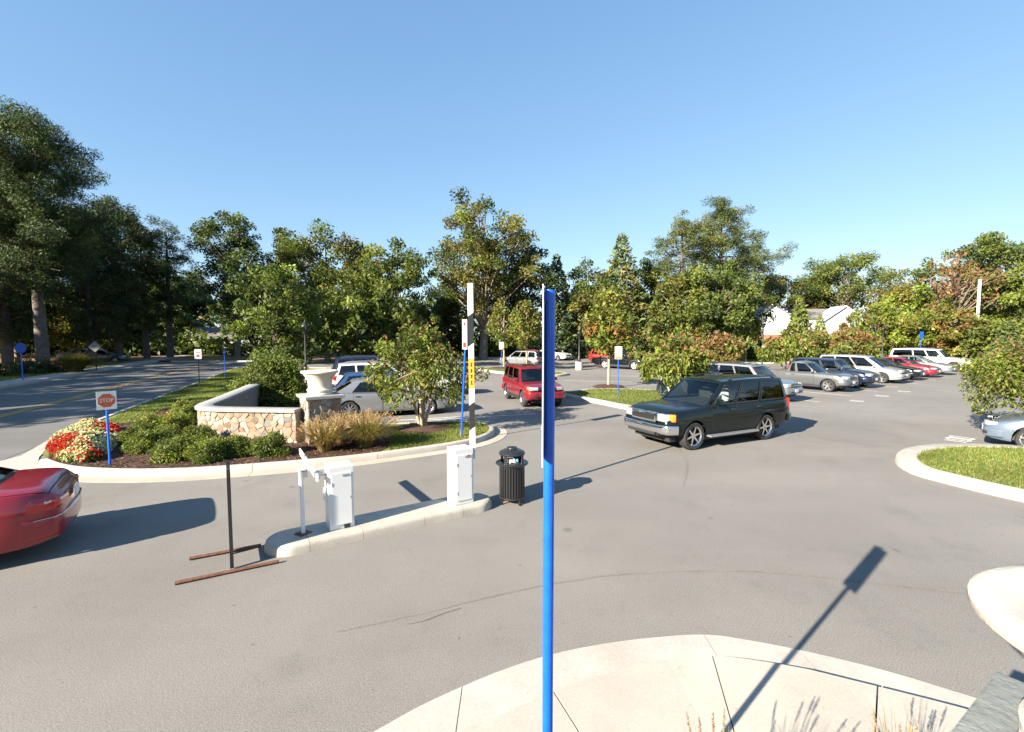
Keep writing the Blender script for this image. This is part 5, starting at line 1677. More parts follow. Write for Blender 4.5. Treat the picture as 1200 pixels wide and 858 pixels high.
# ================================================================ HOUSES
def gable_block(root, x0, x1, y0, y1, zb, ze, zr, wall, roof, axis='y', ov=.35, brick=None):
    """walls with gable ends and a pitched roof; axis = direction of the ridge"""
    w = MB()
    if axis == 'y':
        xm = (x0 + x1) / 2
        for y in (y0, y1): w.add([(x0, y, zb), (x1, y, zb), (x1, y, ze), (xm, y, zr), (x0, y, ze)], [(0, 1, 2, 3, 4)])
        w.add([(x0, y0, zb), (x0, y1, zb), (x0, y1, ze), (x0, y0, ze)], [(0, 1, 2, 3)]).add([(x1, y0, zb), (x1, y1, zb), (x1, y1, ze), (x1, y0, ze)], [(0, 1, 2, 3)])
        sl = (zr - ze) / ((x1 - x0) / 2)
        rp = [[(x0 - ov, y0 - ov, ze - ov * sl), (xm, y0 - ov, zr), (xm, y1 + ov, zr), (x0 - ov, y1 + ov, ze - ov * sl)], [(x1 + ov, y0 - ov, ze - ov * sl), (xm, y0 - ov, zr), (xm, y1 + ov, zr), (x1 + ov, y1 + ov, ze - ov * sl)]]
    else:
        ym = (y0 + y1) / 2
        for x in (x0, x1): w.add([(x, y0, zb), (x, y1, zb), (x, y1, ze), (x, ym, zr), (x, y0, ze)], [(0, 1, 2, 3, 4)])
        w.add([(x0, y0, zb), (x1, y0, zb), (x1, y0, ze), (x0, y0, ze)], [(0, 1, 2, 3)]).add([(x0, y1, zb), (x1, y1, zb), (x1, y1, ze), (x0, y1, ze)], [(0, 1, 2, 3)])
        sl = (zr - ze) / ((y1 - y0) / 2)
        rp = [[(x0 - ov, y0 - ov, ze - ov * sl), (x1 + ov, y0 - ov, ze - ov * sl), (x1 + ov, ym, zr), (x0 - ov, ym, zr)], [(x0 - ov, y1 + ov, ze - ov * sl), (x1 + ov, y1 + ov, ze - ov * sl), (x1 + ov, ym, zr), (x0 - ov, ym, zr)]]
    wo = w.build('wall', wall, root, smooth=0)
    rm = MB()
    for q in rp:
        up = [(a, b, c + .05) for a, b, c in q]; dn = [(a, b, c - .10) for a, b, c in q]
        rm.add(up + dn, [(0, 1, 2, 3), (7, 6, 5, 4), (0, 4, 5, 1), (1, 5, 6, 2), (2, 6, 7, 3), (3, 7, 4, 0)])
    ro = rm.build('roof', roof, root, smooth=0)
    return wo, ro
def house_window(root, x, y, z, w, h):
    f = MB()
    for dx in (-1, 1): f.box((x + dx * (w / 2 + .05), y - .03, z), (.10, .08, h + .2))
    for dz in (-1, 1): f.box((x, y - .03, z + dz * (h / 2 + .05)), (w, .078, .10))
    f.box((x, y - .025, z), (.04, .06, h))
    wo = f.build('window', M['white_matte'], root, smooth=0)
    MB().box((x, y - .012, z), (w, .02, h)).build('pane', M['pane'], wo, smooth=0)
def siding_boards(root, x0, x1, y, z0, z1, ze, zr, step=.32):
    """proud clapboards up to the gable line"""
    mb = MB(); xm = (x0 + x1) / 2; z = z0
    while z < z1:
        k = 0 if z < ze else (z - ze) / (zr - ze)
        a, b = x0 + (xm - x0) * k, x1 - (x1 - xm) * k
        if b - a > .3: mb.box(((a + b) / 2, y - .012, z + step / 2), (b - a, .03, step - .02))
        z += step
    o = mb.build('siding', M['siding'], root, smooth=0); o["kind"] = "stuff"
hx = at_depth(906, 380, 66)[0]; Z = lambda py, y: at_depth(900, py, y)[2]
ho = empty('white_house', (hx, 66, 0), -.2, 'white gabled house with a brick chimney and brick base seen over the crape myrtle row', 'house')
ze, zr = Z(373, 66), Z(356.5, 66)
gable_block(ho, -2.4, 2.6, 0, 8, 0, ze, zr, M['siding'], M['shingle'])
siding_boards(ho, -2.4, 2.6, 0, Z(392, 66), zr, ze, zr)
MB().box((.1, -.05, Z(392, 66) / 2), (4.8, .1, Z(392, 66))).build('brick_base', M['brick'], ho, smooth=0)
MB().box((0.0, 1.2, zr), (.75, .75, 1.5)).build('chimney', M['brick'], ho, bevel=.03)
house_window(ho, 1.7, -.03, 3.2, .9, 1.3)
hx2 = at_depth(950, 380, 76)[0]
h2o = empty('gabled_house', (hx2, 76, 0), -.2, 'white and grey house with a small front gable half hidden by trees', 'house')
gable_block(h2o, -5.5, 6.5, 0, 8, 0, Z(372, 76), Z(361, 76), M['siding'], M['shingle'], axis='x')
gable_block(h2o, 1.2, 6.2, -2.5, 2, 0, Z(374, 76), Z(360, 76), M['grey_siding'], M['white_matte'])
house_window(h2o, 3.6, -2.5, 3.8, 1.3, 1.5); house_window(h2o, -1.2, 0, 3.6, .9, 1.4)
h3 = at_depth(247, 405, 74)
h3o = empty('white_garage', (h3[0], 74, 0), .35, 'low white house with a grey roof at the far end of the road', 'house')
gable_block(h3o, -2.6, 3.2, 0, 7, 0, 2.6, 4.2, M['siding'], M['shingle'], axis='x')
for x in (-1.2, .6): house_window(h3o, x, 0, 1.6, .7, .9)
gable_block(h3o, 3.4, 7, -1, 6, 0, 2.9, 4.4, M['grey_siding'], M['shingle'], axis='x')
for i, (px, yy, w, hgt, wl, rf, lb) in enumerate(((668, 82, 7, 3.2, 'brick', 'white_matte', 'brick house with a white roof edge glimpsed between the trunks behind the blue post'),
                                             (165, 84, 9, 3.0, 'grey_siding', 'shingle', 'grey house glimpsed through the pine trunks across the road'))):
    X = at_depth(px, 400, yy)
    o = empty('brick_house' if i == 0 else 'grey_house', (X[0], yy, 0), .1, lb, 'house')
    gable_block(o, -w / 2, w / 2, 0, 7, 0, hgt, hgt + 1.8, M[wl], M[rf], axis='x')
    for x in (-w * .25, w * .2): house_window(o, x, 0, 1.7, .9, 1.2)
X = at_depth(1148.5, 328, 50)
wp_ = empty('white_pole', (X[0], 50, 0), 0, 'tall plain white post rising above the trees at the right', 'pole')
MB().tube([(0, 0, 0), (0, 0, X[2])], .13, 12).build('shaft', M['white_matte'], wp_)
MB().lathe([(.15, X[2] - .08), (.15, X[2]), (0, X[2] + .05)], 12).build('cap', M['white_matte'], wp_)

# ================================================================ VEHICLES IN PLACE
P_ = {k: paint(k + "_car_paint", c, m_, r_) for k, c, m_, r_ in (
    ('silver', (.235, .242, .25), .5, .32), ('white', (.56, .56, .545), 0.0, .3), ('red', (.24, .008, .018), .2, .28), ('maroon', (.22, .012, .022), .3, .3), ('wine', (.05, .002, .004), .0, .3),
    ('black', (.004, .007, .007), .0, .2), ('navy', (.014, .022, .045), .35, .25), ('grey', (.125, .128, .132), .5, .34), ('blue', (.02, .07, .20), .4, .28),
    ('sky', (.17, .215, .28), .5, .3), ('pewter', (.27, .29, .31), .6, .32), ('bright_red', (.55, .012, .012), .0, .3), ('champagne', (.34, .34, .335), .4, .3), ('dark_grey', (.10, .11, .12), .5, .3))}
ROWG = 'cars parked in the right-hand row'
def row_car(q, spec, pm, label, name='parked_car', back=0.0, cat='car'):
    """q metres along the row from the pickup's front wheel"""
    wpos = row0 + RD * q
    c = wpos - HD * (spec['L'] / 2 - spec['fo'] + back) + RD * (spec['W'] / 2 - .1)
    return vehicle(name, label, cat, c, HD, spec, pm, ROWG)
row_car(-9.9, sedan(L=4.75), P_['sky'], 'light blue sedan parked beside the silver crossover, mostly behind the moving black truck')
row_car(-6.6, suv(L=4.45, rim='alloy', rack='dark_plastic', strips=suv()['strips'] + [('chrome_bar', 1, -.4, .4, .77, .80, .022, 'chrome')]), P_['silver'], 'silver crossover with black grille parked just right of the moving black truck', name='parked_crossover')
row_car(0, pickup(spokes=6, strips=pickup()['strips'][:2] + [('bumper', 1, -1.1, 1.1, .44, .64, .06, 'pewter_chrome'), ('taillight', -1, .6, .92, .72, .98, .014, 'lens_red'), ('turn_signal', 1, .86, 1.02, .72, .86, .016, 'lens_amber')]) if False else pickup(spokes=6), P_['grey'], 'grey single-cab pickup truck parked with its open bed toward the crape myrtles', name='pickup_truck', cat='pickup')
row_car(3.25, suv(L=4.55, H=1.68, rack=None), P_['navy'], 'dark navy crossover parked beside the grey pickup', name='parked_crossover')
row_car(8.0, minivan(), P_['champagne'], 'pale silver minivan parked right of the navy crossover', name='minivan')
row_car(11.6, sedan(L=4.7), P_['black'], 'black sedan parked between the silver minivan and the red sedan')
row_car(15.2, sedan(L=4.6, H=1.42), P_['red'], 'dark red sedan parked between a black and a silver sedan')
row_car(19.0, sedan(L=4.7), P_['silver'], 'silver sedan parked right beside the long white station wagon truck')
row_car(24.2, suv(L=5.57, W=2.0, H=1.90, wb=3.3, fo=.95, wr=.40, sill=.40, cladding=None, rim='chrome', rack='alloy', tw=.26,
                  top=[(-.5, 1.16), (-.47, 1.2), (0, 1.18), (.2, 1.18), (.215, 1.17), (.42, 1.10), (.47, 1.02), (.5, .9)],
                  cab=dict(b=(.225, -.475), r=(.125, -.44), u=[(.05, .27), (.3, .53), (.56, .95)], rk=.8, rb=.03), doors=[(.03, .205), (-.15, .024)],
                  strips=[('headlight', 1, .5, .98, .84, 1.02, .014, 'lens_clear'), ('grille', 1, -.45, .45, .80, 1.04, .014, 'gloss_black'), ('bumper', 1, -1.2, 1.2, .48, .74, .05, 'paint'),
                          ('bumper', -1, -1.1, 1.1, .5, .72, .05, 'paint'), ('taillight', -1, .7, .98, .85, 1.2, .014, 'lens_red')]), P_['white'], 'long white station wagon truck with dark windows at the far end of the row', name='white_suv', cat='suv')
# silver saloon behind the island
hd = np.array([.942, .336])
rw = np.array(G(410, 491)); spec = sedan(L=5.38, W=1.98, H=1.46, wb=2.91, fo=1.06, wr=.335, spokes=9, spw=(.03, .06), handle='dark_plastic',
    top=[(-.5, .92), (-.48, .98), (-.36, 1.01), (-.2, .98), (0, .96), (.17, .96), (.19, .95), (.4, .86), (.47, .78), (.5, .68)],
    cab=dict(b=(.20, -.33), r=(.055, -.205), u=[(.07, .40), (.44, .80)], rk=.70, rb=.06, v=(.07, .88)), doors=[(-.01, .185), (-.21, -.018)],
    strips=[('headlight', 1, .46, .86, .62, .76, .012, 'lens_clear'), ('turn_signal', 1, .87, 1.12, .64, .75, .013, 'lens_amber'), ('grille', 1, -.42, .42, .6, .76, .02, 'chrome'), ('bumper', 1, -1.25, 1.25, .3, .55, .04, 'paint'),
            ('bumper', -1, -1.2, 1.2, .33, .62, .04, 'paint'), ('taillight', -1, .42, 1.05, .72, .86, .014, 'lens_red')])
left_n = np.array([-hd[1], hd[0]])
c = rw + left_n * (spec['W'] / 2 - .12) + hd * (2.91 - (5.38 / 2 - 1.06))
vehicle('silver_sedan', 'large silver four-door sedan behind the stone pier and the crape myrtle', 'car', c, hd, spec, P_['silver'])
bg = 'cars parked behind the silver sedan'
def side_car(px_rear, y, spec, pm, label, name='parked_car', h=hd):
    x = (px_rear - 600) / FPX * y
    c = np.array([x, y]) + h * spec['L'] / 2
    return vehicle(name, label, 'car', c, h, spec, pm, bg)
side_car(389, 21.3, suv(L=4.6, H=1.47, cladding=None, top=[(-.5, .90), (-.2, .93), (.2, .95), (.42, .84), (.5, .68)], sill=.24, wr=.32, strips=sedan()['strips'][:4], cab=dict(b=(.24, -.47), r=(.08, -.38), u=[(.06, .36), (.39, .66), (.69, .93)], rk=.74, rb=.04)), P_['blue'], 'dark blue low car parked right behind the cream urn', name='parked_car')
side_car(389, 25.0, suv(L=4.7, rack='alloy', H=1.70), P_['white'], 'white car with black windows parked between the blue car and the dark van', name='parked_crossover')
side_car(386, 28.6, minivan(H=1.82, rack='alloy'), P_['navy'], 'dark blue van with a pale roof rack farthest behind the urn', name='parked_van')
side_car(440, 24.4, sedan(), P_['white'], 'white sedan hidden behind the crown of the island crape myrtle')
# red SUV driving up to the gate
hr = np.array([.27, -.963])
spec = suv(L=4.5, W=1.79, H=1.72, wb=2.70, fo=.80, wr=.365, cladding='dark_plastic', rack='dark_plastic', black_mirror=False, spokes=6, sunroof=True, pf=.52,
           strips=[('headlight', 1, .42, .84, .78, .93, .014, 'lens_clear'), ('turn_signal', 1, .85, 1.0, .78, .93, .014, 'lens_amber'), ('grille', 1, -.40, .40, .78, .92, .014, 'maroon_dark'), ('bumper', 1, -1.1, 1.1, .42, .72, .05, 'paint'),
                   ('lower_grille', 1, -.30, .30, .50, .60, .055, 'dark_plastic'), ('fog_lamp', 1, .48, .62, .51, .60, .058, 'dark_plastic'), ('bumper', -1, -1.05, 1.05, .42, .68, .04, 'paint'), ('taillight', -1, .6, .95, .8, 1.05, .014, 'lens_red')])
M['maroon_dark'] = M['gloss_black']
fa = np.array([1.28, 21.2])
vehicle('red_suv', 'red four-wheel-drive car driving toward the gate behind the blue post', 'car', fa - hr * (spec['L'] / 2 - spec['fo']), hr, spec, P_['maroon'])
# black full-size SUV turning in front
hy = np.array([-.893, -.45])
yspec = suv(L=5.10, W=1.95, H=1.90, wb=2.95, fo=.92, wr=.39, sill=.42, cladding=None, rim='chrome', spokes=6, spw=(.07, .035), tw=.27, rack='black', step='galv', flare=None, rear_glass='privacy', front_glass='clear_glass', pf=.62,
            top=[(-.5, 1.14), (-.47, 1.2), (0, 1.18), (.18, 1.19), (.2, 1.18), (.42, 1.12), (.475, 1.05), (.5, .92)], endk=.13,
            cab=dict(b=(.225, -.475), r=(.065, -.44), u=[(.055, .30), (.33, .60), (.63, .95)], rk=.78, rb=.03), doors=[(.0, .19), (-.215, -.008)],
            strips=[('headlight', 1, .50, .90, .82, 1.03, .02, 'lens_clear'), ('turn_signal', 1, .91, 1.06, .82, 1.03, .02, 'lens_amber'), ('grille', 1, -.48, .48, .78, 1.05, .022, 'chrome'), ('grille_mesh', 1, -.42, .42, .82, 1.01, .030, 'gloss_black'),
                    ('bumper', 1, -1.15, 1.15, .48, .74, .06, 'chrome'), ('lower_grille', 1, -.6, .6, .42, .55, .066, 'dark_plastic'), ('bumper', -1, -1.1, 1.1, .5, .74, .06, 'paint'), ('taillight', -1, .7, .97, .85, 1.2, .014, 'lens_red')])
wl = np.array(G(808, 527)); wr_ = np.array(G(894, 514.5))
hy = (wl - wr_) / np.linalg.norm(wl - wr_)
rightn = np.array([hy[1], -hy[0]])
cy = (wl + wr_) / 2 + rightn * (1.95 / 2 - .15) - hy * ((yspec['L'] / 2 - .92) - 2.95 / 2)
yk = vehicle('black_suv', 'big black four-wheel-drive with chrome wheels and roof rails turning across the lot', 'suv', cy, hy, yspec, P_['black'])
# dark red sedan leaving at the left edge, seen from its tail
hl = np.array([-.835, -.55])
rear_mid = np.array([-6.90, 7.36])
lspec = sedan(L=4.8, W=1.80, H=1.44, strips=sedan()['strips'][:-1] + [('taillight', -1, .38, 1.05, .70, .86, .016, 'lens_red'), ('reversing_lamp', -1, .40, .86, .80, .85, .02, 'lens_clear'), ('chrome_bar', -1, -1.0, 1.0, .60, .615, .038, 'chrome')])
vehicle('red_sedan', 'dark red sedan leaving at the left edge of the picture, tail toward the gate', 'car', rear_mid + hl * 2.4, hl, lspec, P_['red'])
# silver-blue car at the right edge behind the corner tree
hs = np.array([-.65, .76])
vehicle('silver_blue_car', 'silver blue car nosing out from behind the right-hand crape myrtle', 'car', np.array([15.55, 12.35]), hs, sedan(L=4.6, strips=sedan()['strips'] + [('fog_lamp', 1, .60, .82, .36, .47, .036, 'dark_plastic')]), P_['sky'])
# farther cars
fg = 'cars standing at the back of the lot'
vehicle('grey_hatchback', 'grey estate car with red tail lights at the far island behind the red car', 'car', (1.05, 45.2), (-.78, .62), suv(L=4.5, H=1.64), P_['pewter'], fg)
vehicle('red_car', 'bright red car parked just beyond the grey estate car', 'car', (1.9, 51.5), (-.55, .83), sedan(L=4.6, H=1.5), P_['bright_red'], fg)
vehicle('white_car', 'small white sedan parked by the far kerb right of the blue post', 'car', (5.0, 58.5), (.75, -.66), sedan(L=4.6), P_['white'], fg)
vehicle('black_pickup', 'black pickup with pale wheels parked beyond the young maple', 'pickup', (10.0, 44.2), (.75, -.66), pickup(L=5.3, W=1.9, H=1.78, bed=(-.485 * 5.3, -.115 * 5.3, .7), wr=.38, sill=.42, flare='dark_plastic', rim='white'), P_['black'], fg)
vehicle('red_car', 'red car showing behind the black pickup', 'car', (10.3, 49.5), (.75, -.66), suv(L=4.6, H=1.66), P_['bright_red'], fg)
vehicle('grey_van', 'grey pickup at the back of the lot beside a small trunk under the blue sign', 'pickup', (30.5, 61.5), (-.8, -.6), pickup(), P_['pewter'], fg)
vehicle('dark_car', 'dark car half hidden behind the reddish crape myrtle at the back', 'car', (25.6, 60.5), (-.8, -.6), sedan(), P_['dark_grey'], fg)
vehicle('silver_car', 'silver car among the trees across the road, nearer the big pine trunk', 'car', (-49.5, 56), (.9, .3), sedan(), P_['pewter'], 'cars among the trees across the road')
vehicle('dark_car', 'dark car among the trees across the road, nearer the diamond sign', 'car', (-46, 54), (.9, .35), sedan(), P_['dark_grey'], 'cars among the trees across the road')

# ================================================================ THE DRIVER
def driver(parent_car, seat):
    T = parent_car.matrix_basis @ Matrix.Translation(seat)
    J = {}
    edges = []
    def add(n, p, r, link_to=None):
        J[n] = (Vector(p), r)
        if link_to: edges.append((link_to, n))
    # x forward, y left, z up, from the hip point
    add('pelvis', (0, 0, 0), .14)
    add('waist', (-.05, 0, .16), .125, 'pelvis'); add('chest', (-.08, 0, .36), .145, 'waist'); add('collar', (-.07, 0, .49), .075, 'chest')
    add('neck', (-.055, 0, .56), .052, 'collar'); add('jaw', (-.02, 0, .635), .07, 'neck'); add('skull', (-.035, 0, .73), .088, 'jaw'); add('crown', (-.05, 0, .80), .055, 'skull')
    for s, nm in ((1, 'l'), (-1, 'r')):
        add('sh' + nm, (-.07, s * .19, .44), .062, 'collar')
        if s > 0:
            el, wr = (.10, .33, .29), (.30, .27, .37)
        else:
            el, wr = (.13, -.24, .24), (.36, -.14, .36)
        add('el' + nm, el, .043, 'sh' + nm); add('wr' + nm, wr, .029, 'el' + nm)
        d = (Vector(wr) - Vector(el)).normalized()
        palm = Vector(wr) + d * .05
        add('palm' + nm, palm, .026, 'wr' + nm)
        for k in range(4):
            yy = (k - 1.5) * .021
            L_ = (.034, .039, .036, .028)[k]
            kn = palm + d * .04 + Vector((0, yy, .006 * s)); a = kn + d * L_ * .9 + Vector((0, 0, -.010)); b = a + d * L_ * .35 + Vector((0, 0, -L_ * .8))
            add(f'kn{nm}{k}', kn, .0095, 'palm' + nm); add(f'f{nm}{k}', a, .0085, f'kn{nm}{k}'); add(f't{nm}{k}', b, .007, f'f{nm}{k}')
        th = palm + Vector((.0, -s * .035, .004)); add('th' + nm, th, .011, 'palm' + nm); add('tt' + nm, th + d * .035 + Vector((0, -s * .012, -.012)), .0085, 'th' + nm)
        add('hip' + nm, (.06, s * .1, -.02), .095, 'pelvis'); add('knee' + nm, (.44, s * .13, .06), .062, 'hip' + nm); add('ank' + nm, (.62, s * .12, -.30), .042, 'knee' + nm); add('toe' + nm, (.80, s * .13, -.33), .036, 'ank' + nm)
    def skin(names, name, mt, grow=0.0, sub=2):
        bm = bmesh.new(); ix = {}
        lay = bm.verts.layers.skin.verify()
        for n in names: ix[n] = bm.verts.new(J[n][0])
        for a, b in edges:
            if a in ix and b in ix: bm.edges.new((ix[a], ix[b]))
        for n, v in ix.items():
            v[lay].radius = (J[n][1] + grow, J[n][1] + grow)
            v[lay].use_root = (n == names[0])
        me = bpy.data.meshes.new(name); bm.to_mesh(me); bm.free()
        o = bpy.data.objects.new(name, me); COL.objects.link(o)
        o.modifiers.new('skin', 'SKIN').use_smooth_shade = True
        md = o.modifiers.new('sub', 'SUBSURF'); md.levels = md.render_levels = sub
        bpy.context.view_layer.update()
        dg = bpy.context.evaluated_depsgraph_get()
        out = bpy.data.meshes.new_from_object(o.evaluated_get(dg))
        bpy.data.objects.remove(o)
        out.materials.clear(); out.materials.append(mt)
        return out
    body = skin(list(J), 'person', M['skin'])
    po = bpy.data.objects.new('person', body); COL.objects.link(po)
    po.matrix_basis = T
    tag(po, 'driver in a white short-sleeved shirt at the wheel of the big black four-wheel-drive', 'person')
    link('shirt', skin(['pelvis', 'waist', 'chest', 'collar', 'shl', 'shr', 'ell', 'elr'], 'shirt', M['shirt'], .016), po)
    fc = MB()
    for s in (1, -1): fc.lathe([(0, .07), (.03, .06), (.045, .03), (.05, 0)], 8, c=(0, 0, 0)) if False else None
    MB().lathe([(0, .845), (.05, .835), (.085, .80), (.097, .75), (.098, .71)], 16, c=(-.05, 0, 0)).build('hair', M['hair'], po, smooth=60)
    MB().box((.052, 0, .70), (.03, .022, .04), taper=.5).build('nose', M['skin'], po, bevel=.005)
    for s in (1, -1):
        MB().lathe([(0, -.008), (.008, 0), (0, .008)], 8, c=(.046, s * .032, .725)).build('eye', M['ink'], po)
        MB().box((-.035, s * .09, .71), (.04, .014, .06)).build('ear', M['skin'], po, bevel=.005)
    MB().box((.046, 0, .655), (.012, .045, .009)).build('mouth', M['red_ink'], po, bevel=.003)
driver(yk, Vector((yspec['cab']['r'][0] * 5.1 - .52, .41, 1.02)))

# ================================================================ TREES
def T(px, y): return (px - 600) / FPX * y
def top(py, y): return at_depth(600, py, y)[2]
def base_y(py): return G(600, py)[1]

# tall pines across the road
pine(T(50, 39), 39.0, top(134, 39) - .6, 5.2, 'tallest pine, with a thick bare trunk at the left edge across the road', bare=.34, nb=92, leaf=.125, dens=1.35, cols=('pine', 'dark', 'pine_lt'), w=(5, 3, 1))
pine(T(140, 56), 56, top(236, 56) - 1.0, 5.6, 'second tall pine, dark crowned, behind the diamond sign', bare=.24, nb=66, dens=1.3)
pine(T(172, 60), 60, top(262, 60) - .8, 4.2, 'slim pine between the second pine and the round-topped pine', bare=.24, nb=52, dens=1.3)
pine(T(199, 62), 62, top(264, 62), 3.6, 'pine with a pale round tuft for a top beside the oak', bare=.30, nb=40, cols=('pine', 'pine_lt'))
pine(T(-25, 46), 46, 17, 6, 'pine cut by the left edge of the picture behind the tallest pine', bare=.2, nb=50, cols=('pine', 'mid', 'dark'))
broadleaf(T(20, 52), 52, 10, 5.0, 'bright leafed small tree under the tallest pine', cols=('mid', 'light', 'yellow'), zb=.15)
broadleaf(T(95, 64), 64, 7.5, 4.5, 'dark bushy tree filling the gap behind the diamond sign', cols=('dark', 'mid', 'olive'), zb=.1)
broadleaf(T(225, 84), 84, 14, 5.5, 'olive tree above the low white house', cols=('dark', 'mid', 'olive'), zb=.25)
broadleaf(T(278, 64), 64, top(246, 64), 5.3, 'tall dark round-crowned oak left of the bright green group', cols=('dark', 'mid', 'blue'), zb=.25, nclump=95, rel=.2)
broadleaf(T(338, 66), 66, top(257, 66), 2.6, 'narrow dark tree top standing in the notch beside the oak', cols=('dark', 'mid'), zb=.35, rel=.3, nclump=50)
broadleaf(T(384, 54), 54, top(262, 54), 6.6, 'broad yellow-green tree, highest of the group behind the lamp post', cols=('light', 'mid', 'yellow', 'olive'), w=(4, 4, 2, 2), zb=.06, nclump=110, rel=.2)
broadleaf(T(434, 55), 55, top(283, 55), 3.3, 'rust tinged tree between the yellow-green tree and the cedar green one', cols=('rust', 'olive', 'mid'), w=(3, 3, 3), zb=.1)
broadleaf(T(468, 52), 52, top(270, 52), 4.6, 'mid-green spreading tree behind the island crape myrtle', cols=('mid', 'dark', 'light'), zb=.05, nclump=90, rel=.2)
broadleaf(T(325, 32), 32, top(305, 32), 2.75, 'loose light-leafed tree reaching to the ground behind the bush in the wall', cols=('mid', 'light', 'dark', 'bright'), w=(4, 2, 4, 1), zb=.02, leaf=.11, nclump=90)
broadleaf(T(352, 39), 39, top(322, 39), 3.0, 'dense dark green tree behind the black lamp post in the wall', cols=('mid', 'dark'), zb=.02, leaf=.2)
broadleaf(T(418, 42), 42, top(345, 42), 3.2, 'low spreading green tree above the row of dark blue cars', cols=('mid', 'light', 'dark'), zb=.12, leaf=.2)
broadleaf(T(455, 44), 44, top(338, 44), 3.0, 'layered green tree over the white car behind the crape myrtle', cols=('light', 'mid', 'dark'), zb=.1, leaf=.2)
broadleaf(T(566, 60), 60, top(222, 60), 6.9, 'tallest oak in the middle with a thin golden-green crown', cols=('olive', 'light', 'mid', 'dark'), w=(4, 2, 4, 2), zb=.2, nclump=150, dens=.95, rel=.17, trunk_r=.5, show=.45, shell=.5)
broadleaf(T(607, 64), 64, top(280, 64), 4.6, 'dark full tree on the right flank of the tallest oak', cols=('dark', 'mid', 'blue'), zb=.2, nclump=80)
broadleaf(T(520, 66), 66, top(330, 66), 5, 'shaded tree below and left of the tallest oak', cols=('dark', 'mid'), zb=.05)
conifer(T(652, 62), 62, top(294, 62), 3.2, 'dark pointed cedar right beside the blue post', leaf=.26)
broadleaf(T(688, 62), 62, top(301, 62), 4.2, 'round mid-green tree between the dark cedar and the pale spire', cols=('mid', 'dark', 'olive'), zb=.12)
conifer(T(727, 60), 60, top(270, 60), 4.0, 'tall pale green spire-topped conifer behind the orange-tipped maple', cols=('mid', 'olive', 'dark'), leaf=.24, ragged=.5, power=.75)
broadleaf(T(762, 64), 64, top(302, 64), 3.8, 'green tree in the dip between the spire and the big round group', cols=('mid', 'dark', 'light'), zb=.1)
pine(T(797, 58), 58, top(264, 58), 4.2, 'pine with a bare pale trunk showing on the left of the big round group', bare=.46, nb=44, cols=('pine_lt', 'olive', 'mid'), w=(3, 2, 3), flat=.6)
pine(T(843, 63), 63, top(242, 63), 5.6, 'highest pine of the big round group with a domed light crown', bare=.42, nb=60, cols=('pine_lt', 'light', 'pine'), w=(4, 3, 2), flat=.62, peak=.45, dens=.9)
pine(T(878, 78), 78, top(286, 78), 5.2, 'dark layered pine on the right shoulder of the big round group', bare=.22, nb=48, cols=('pine', 'pine_lt', 'olive'), w=(4, 3, 2))
broadleaf(T(838, 52), 52, top(300, 52), 5.2, 'dense deep green tree in front of the highest pine', cols=('mid', 'dark', 'light'), w=(5, 3, 2), zb=.03, nclump=110, rel=.2)
broadleaf(T(790, 53), 53, top(318, 53), 3.6, 'bushy green tree left of the dense deep green one', cols=('mid', 'light', 'olive'), zb=.03)
broadleaf(T(910, 84), 84, top(318, 84), 3.8, 'small tree behind the brick chimney', cols=('olive', 'mid', 'light'), zb=.2)
broadleaf(T(986, 86), 86, top(289, 86), 8, 'open-crowned green tree with visible limbs behind the gabled house', cols=('light', 'mid', 'dark'), w=(4, 4, 2), zb=.3, nclump=80, dens=1.0, rel=.2, show=.6)
broadleaf(T(944, 88), 88, top(322, 88), 3.6, 'loose tree between the white house and the open-crowned tree', cols=('mid', 'light', 'olive'), zb=.3)
broadleaf(T(1055, 66), 66, top(314, 66), 4.2, 'brownish thin tree right of the open-crowned tree', cols=('olive', 'brown', 'mid'), zb=.2, dens=.7)
broadleaf(T(1137, 60), 60, top(275, 60), 6.2, 'large dark tree crowned above the bare reddish one', cols=('mid', 'dark', 'olive', 'light'), zb=.2, nclump=100, rel=.2)
broadleaf(T(1116, 54), 54, top(287, 54), 3.8, 'nearly bare reddish brown tree with grey limbs', cols=('brown', 'rust'), w=(3, 1), zb=.32, nclump=60, dens=.22, rel=.28, show=1.0, trunk_r=.3, leaf=.2)
broadleaf(T(1198, 52), 52, top(300, 52), 4.2, 'bright green tree at the right edge of the picture', cols=('light', 'mid', 'bright'), zb=.05)
broadleaf(T(1062, 51), 51, top(333, 51), 3.4, 'rounded yellow-green tree right of the gabled house', cols=('bright', 'yellow', 'light'), zb=.04)
broadleaf(T(1108, 50), 50, top(350, 50), 2.8, 'orange tinged small tree below the bare one', cols=('olive', 'rust', 'yellow', 'light'), w=(3, 2, 2, 2), zb=.05)
broadleaf(T(1163, 47), 47, top(364, 47), 2.8, 'leafy green tree at the foot of the white post', cols=('light', 'mid', 'bright'), zb=.03)
broadleaf(T(1008, 60), 60, top(362, 60), 2.4, 'reddish green small tree beside the gabled house', cols=('olive', 'rust', 'mid'), zb=.05)
conifer(T(935, 60), 60, top(345, 60), 2.2, 'feathery light green conifer in front of the white house', cols=('light', 'bright', 'mid'), ragged=.35)
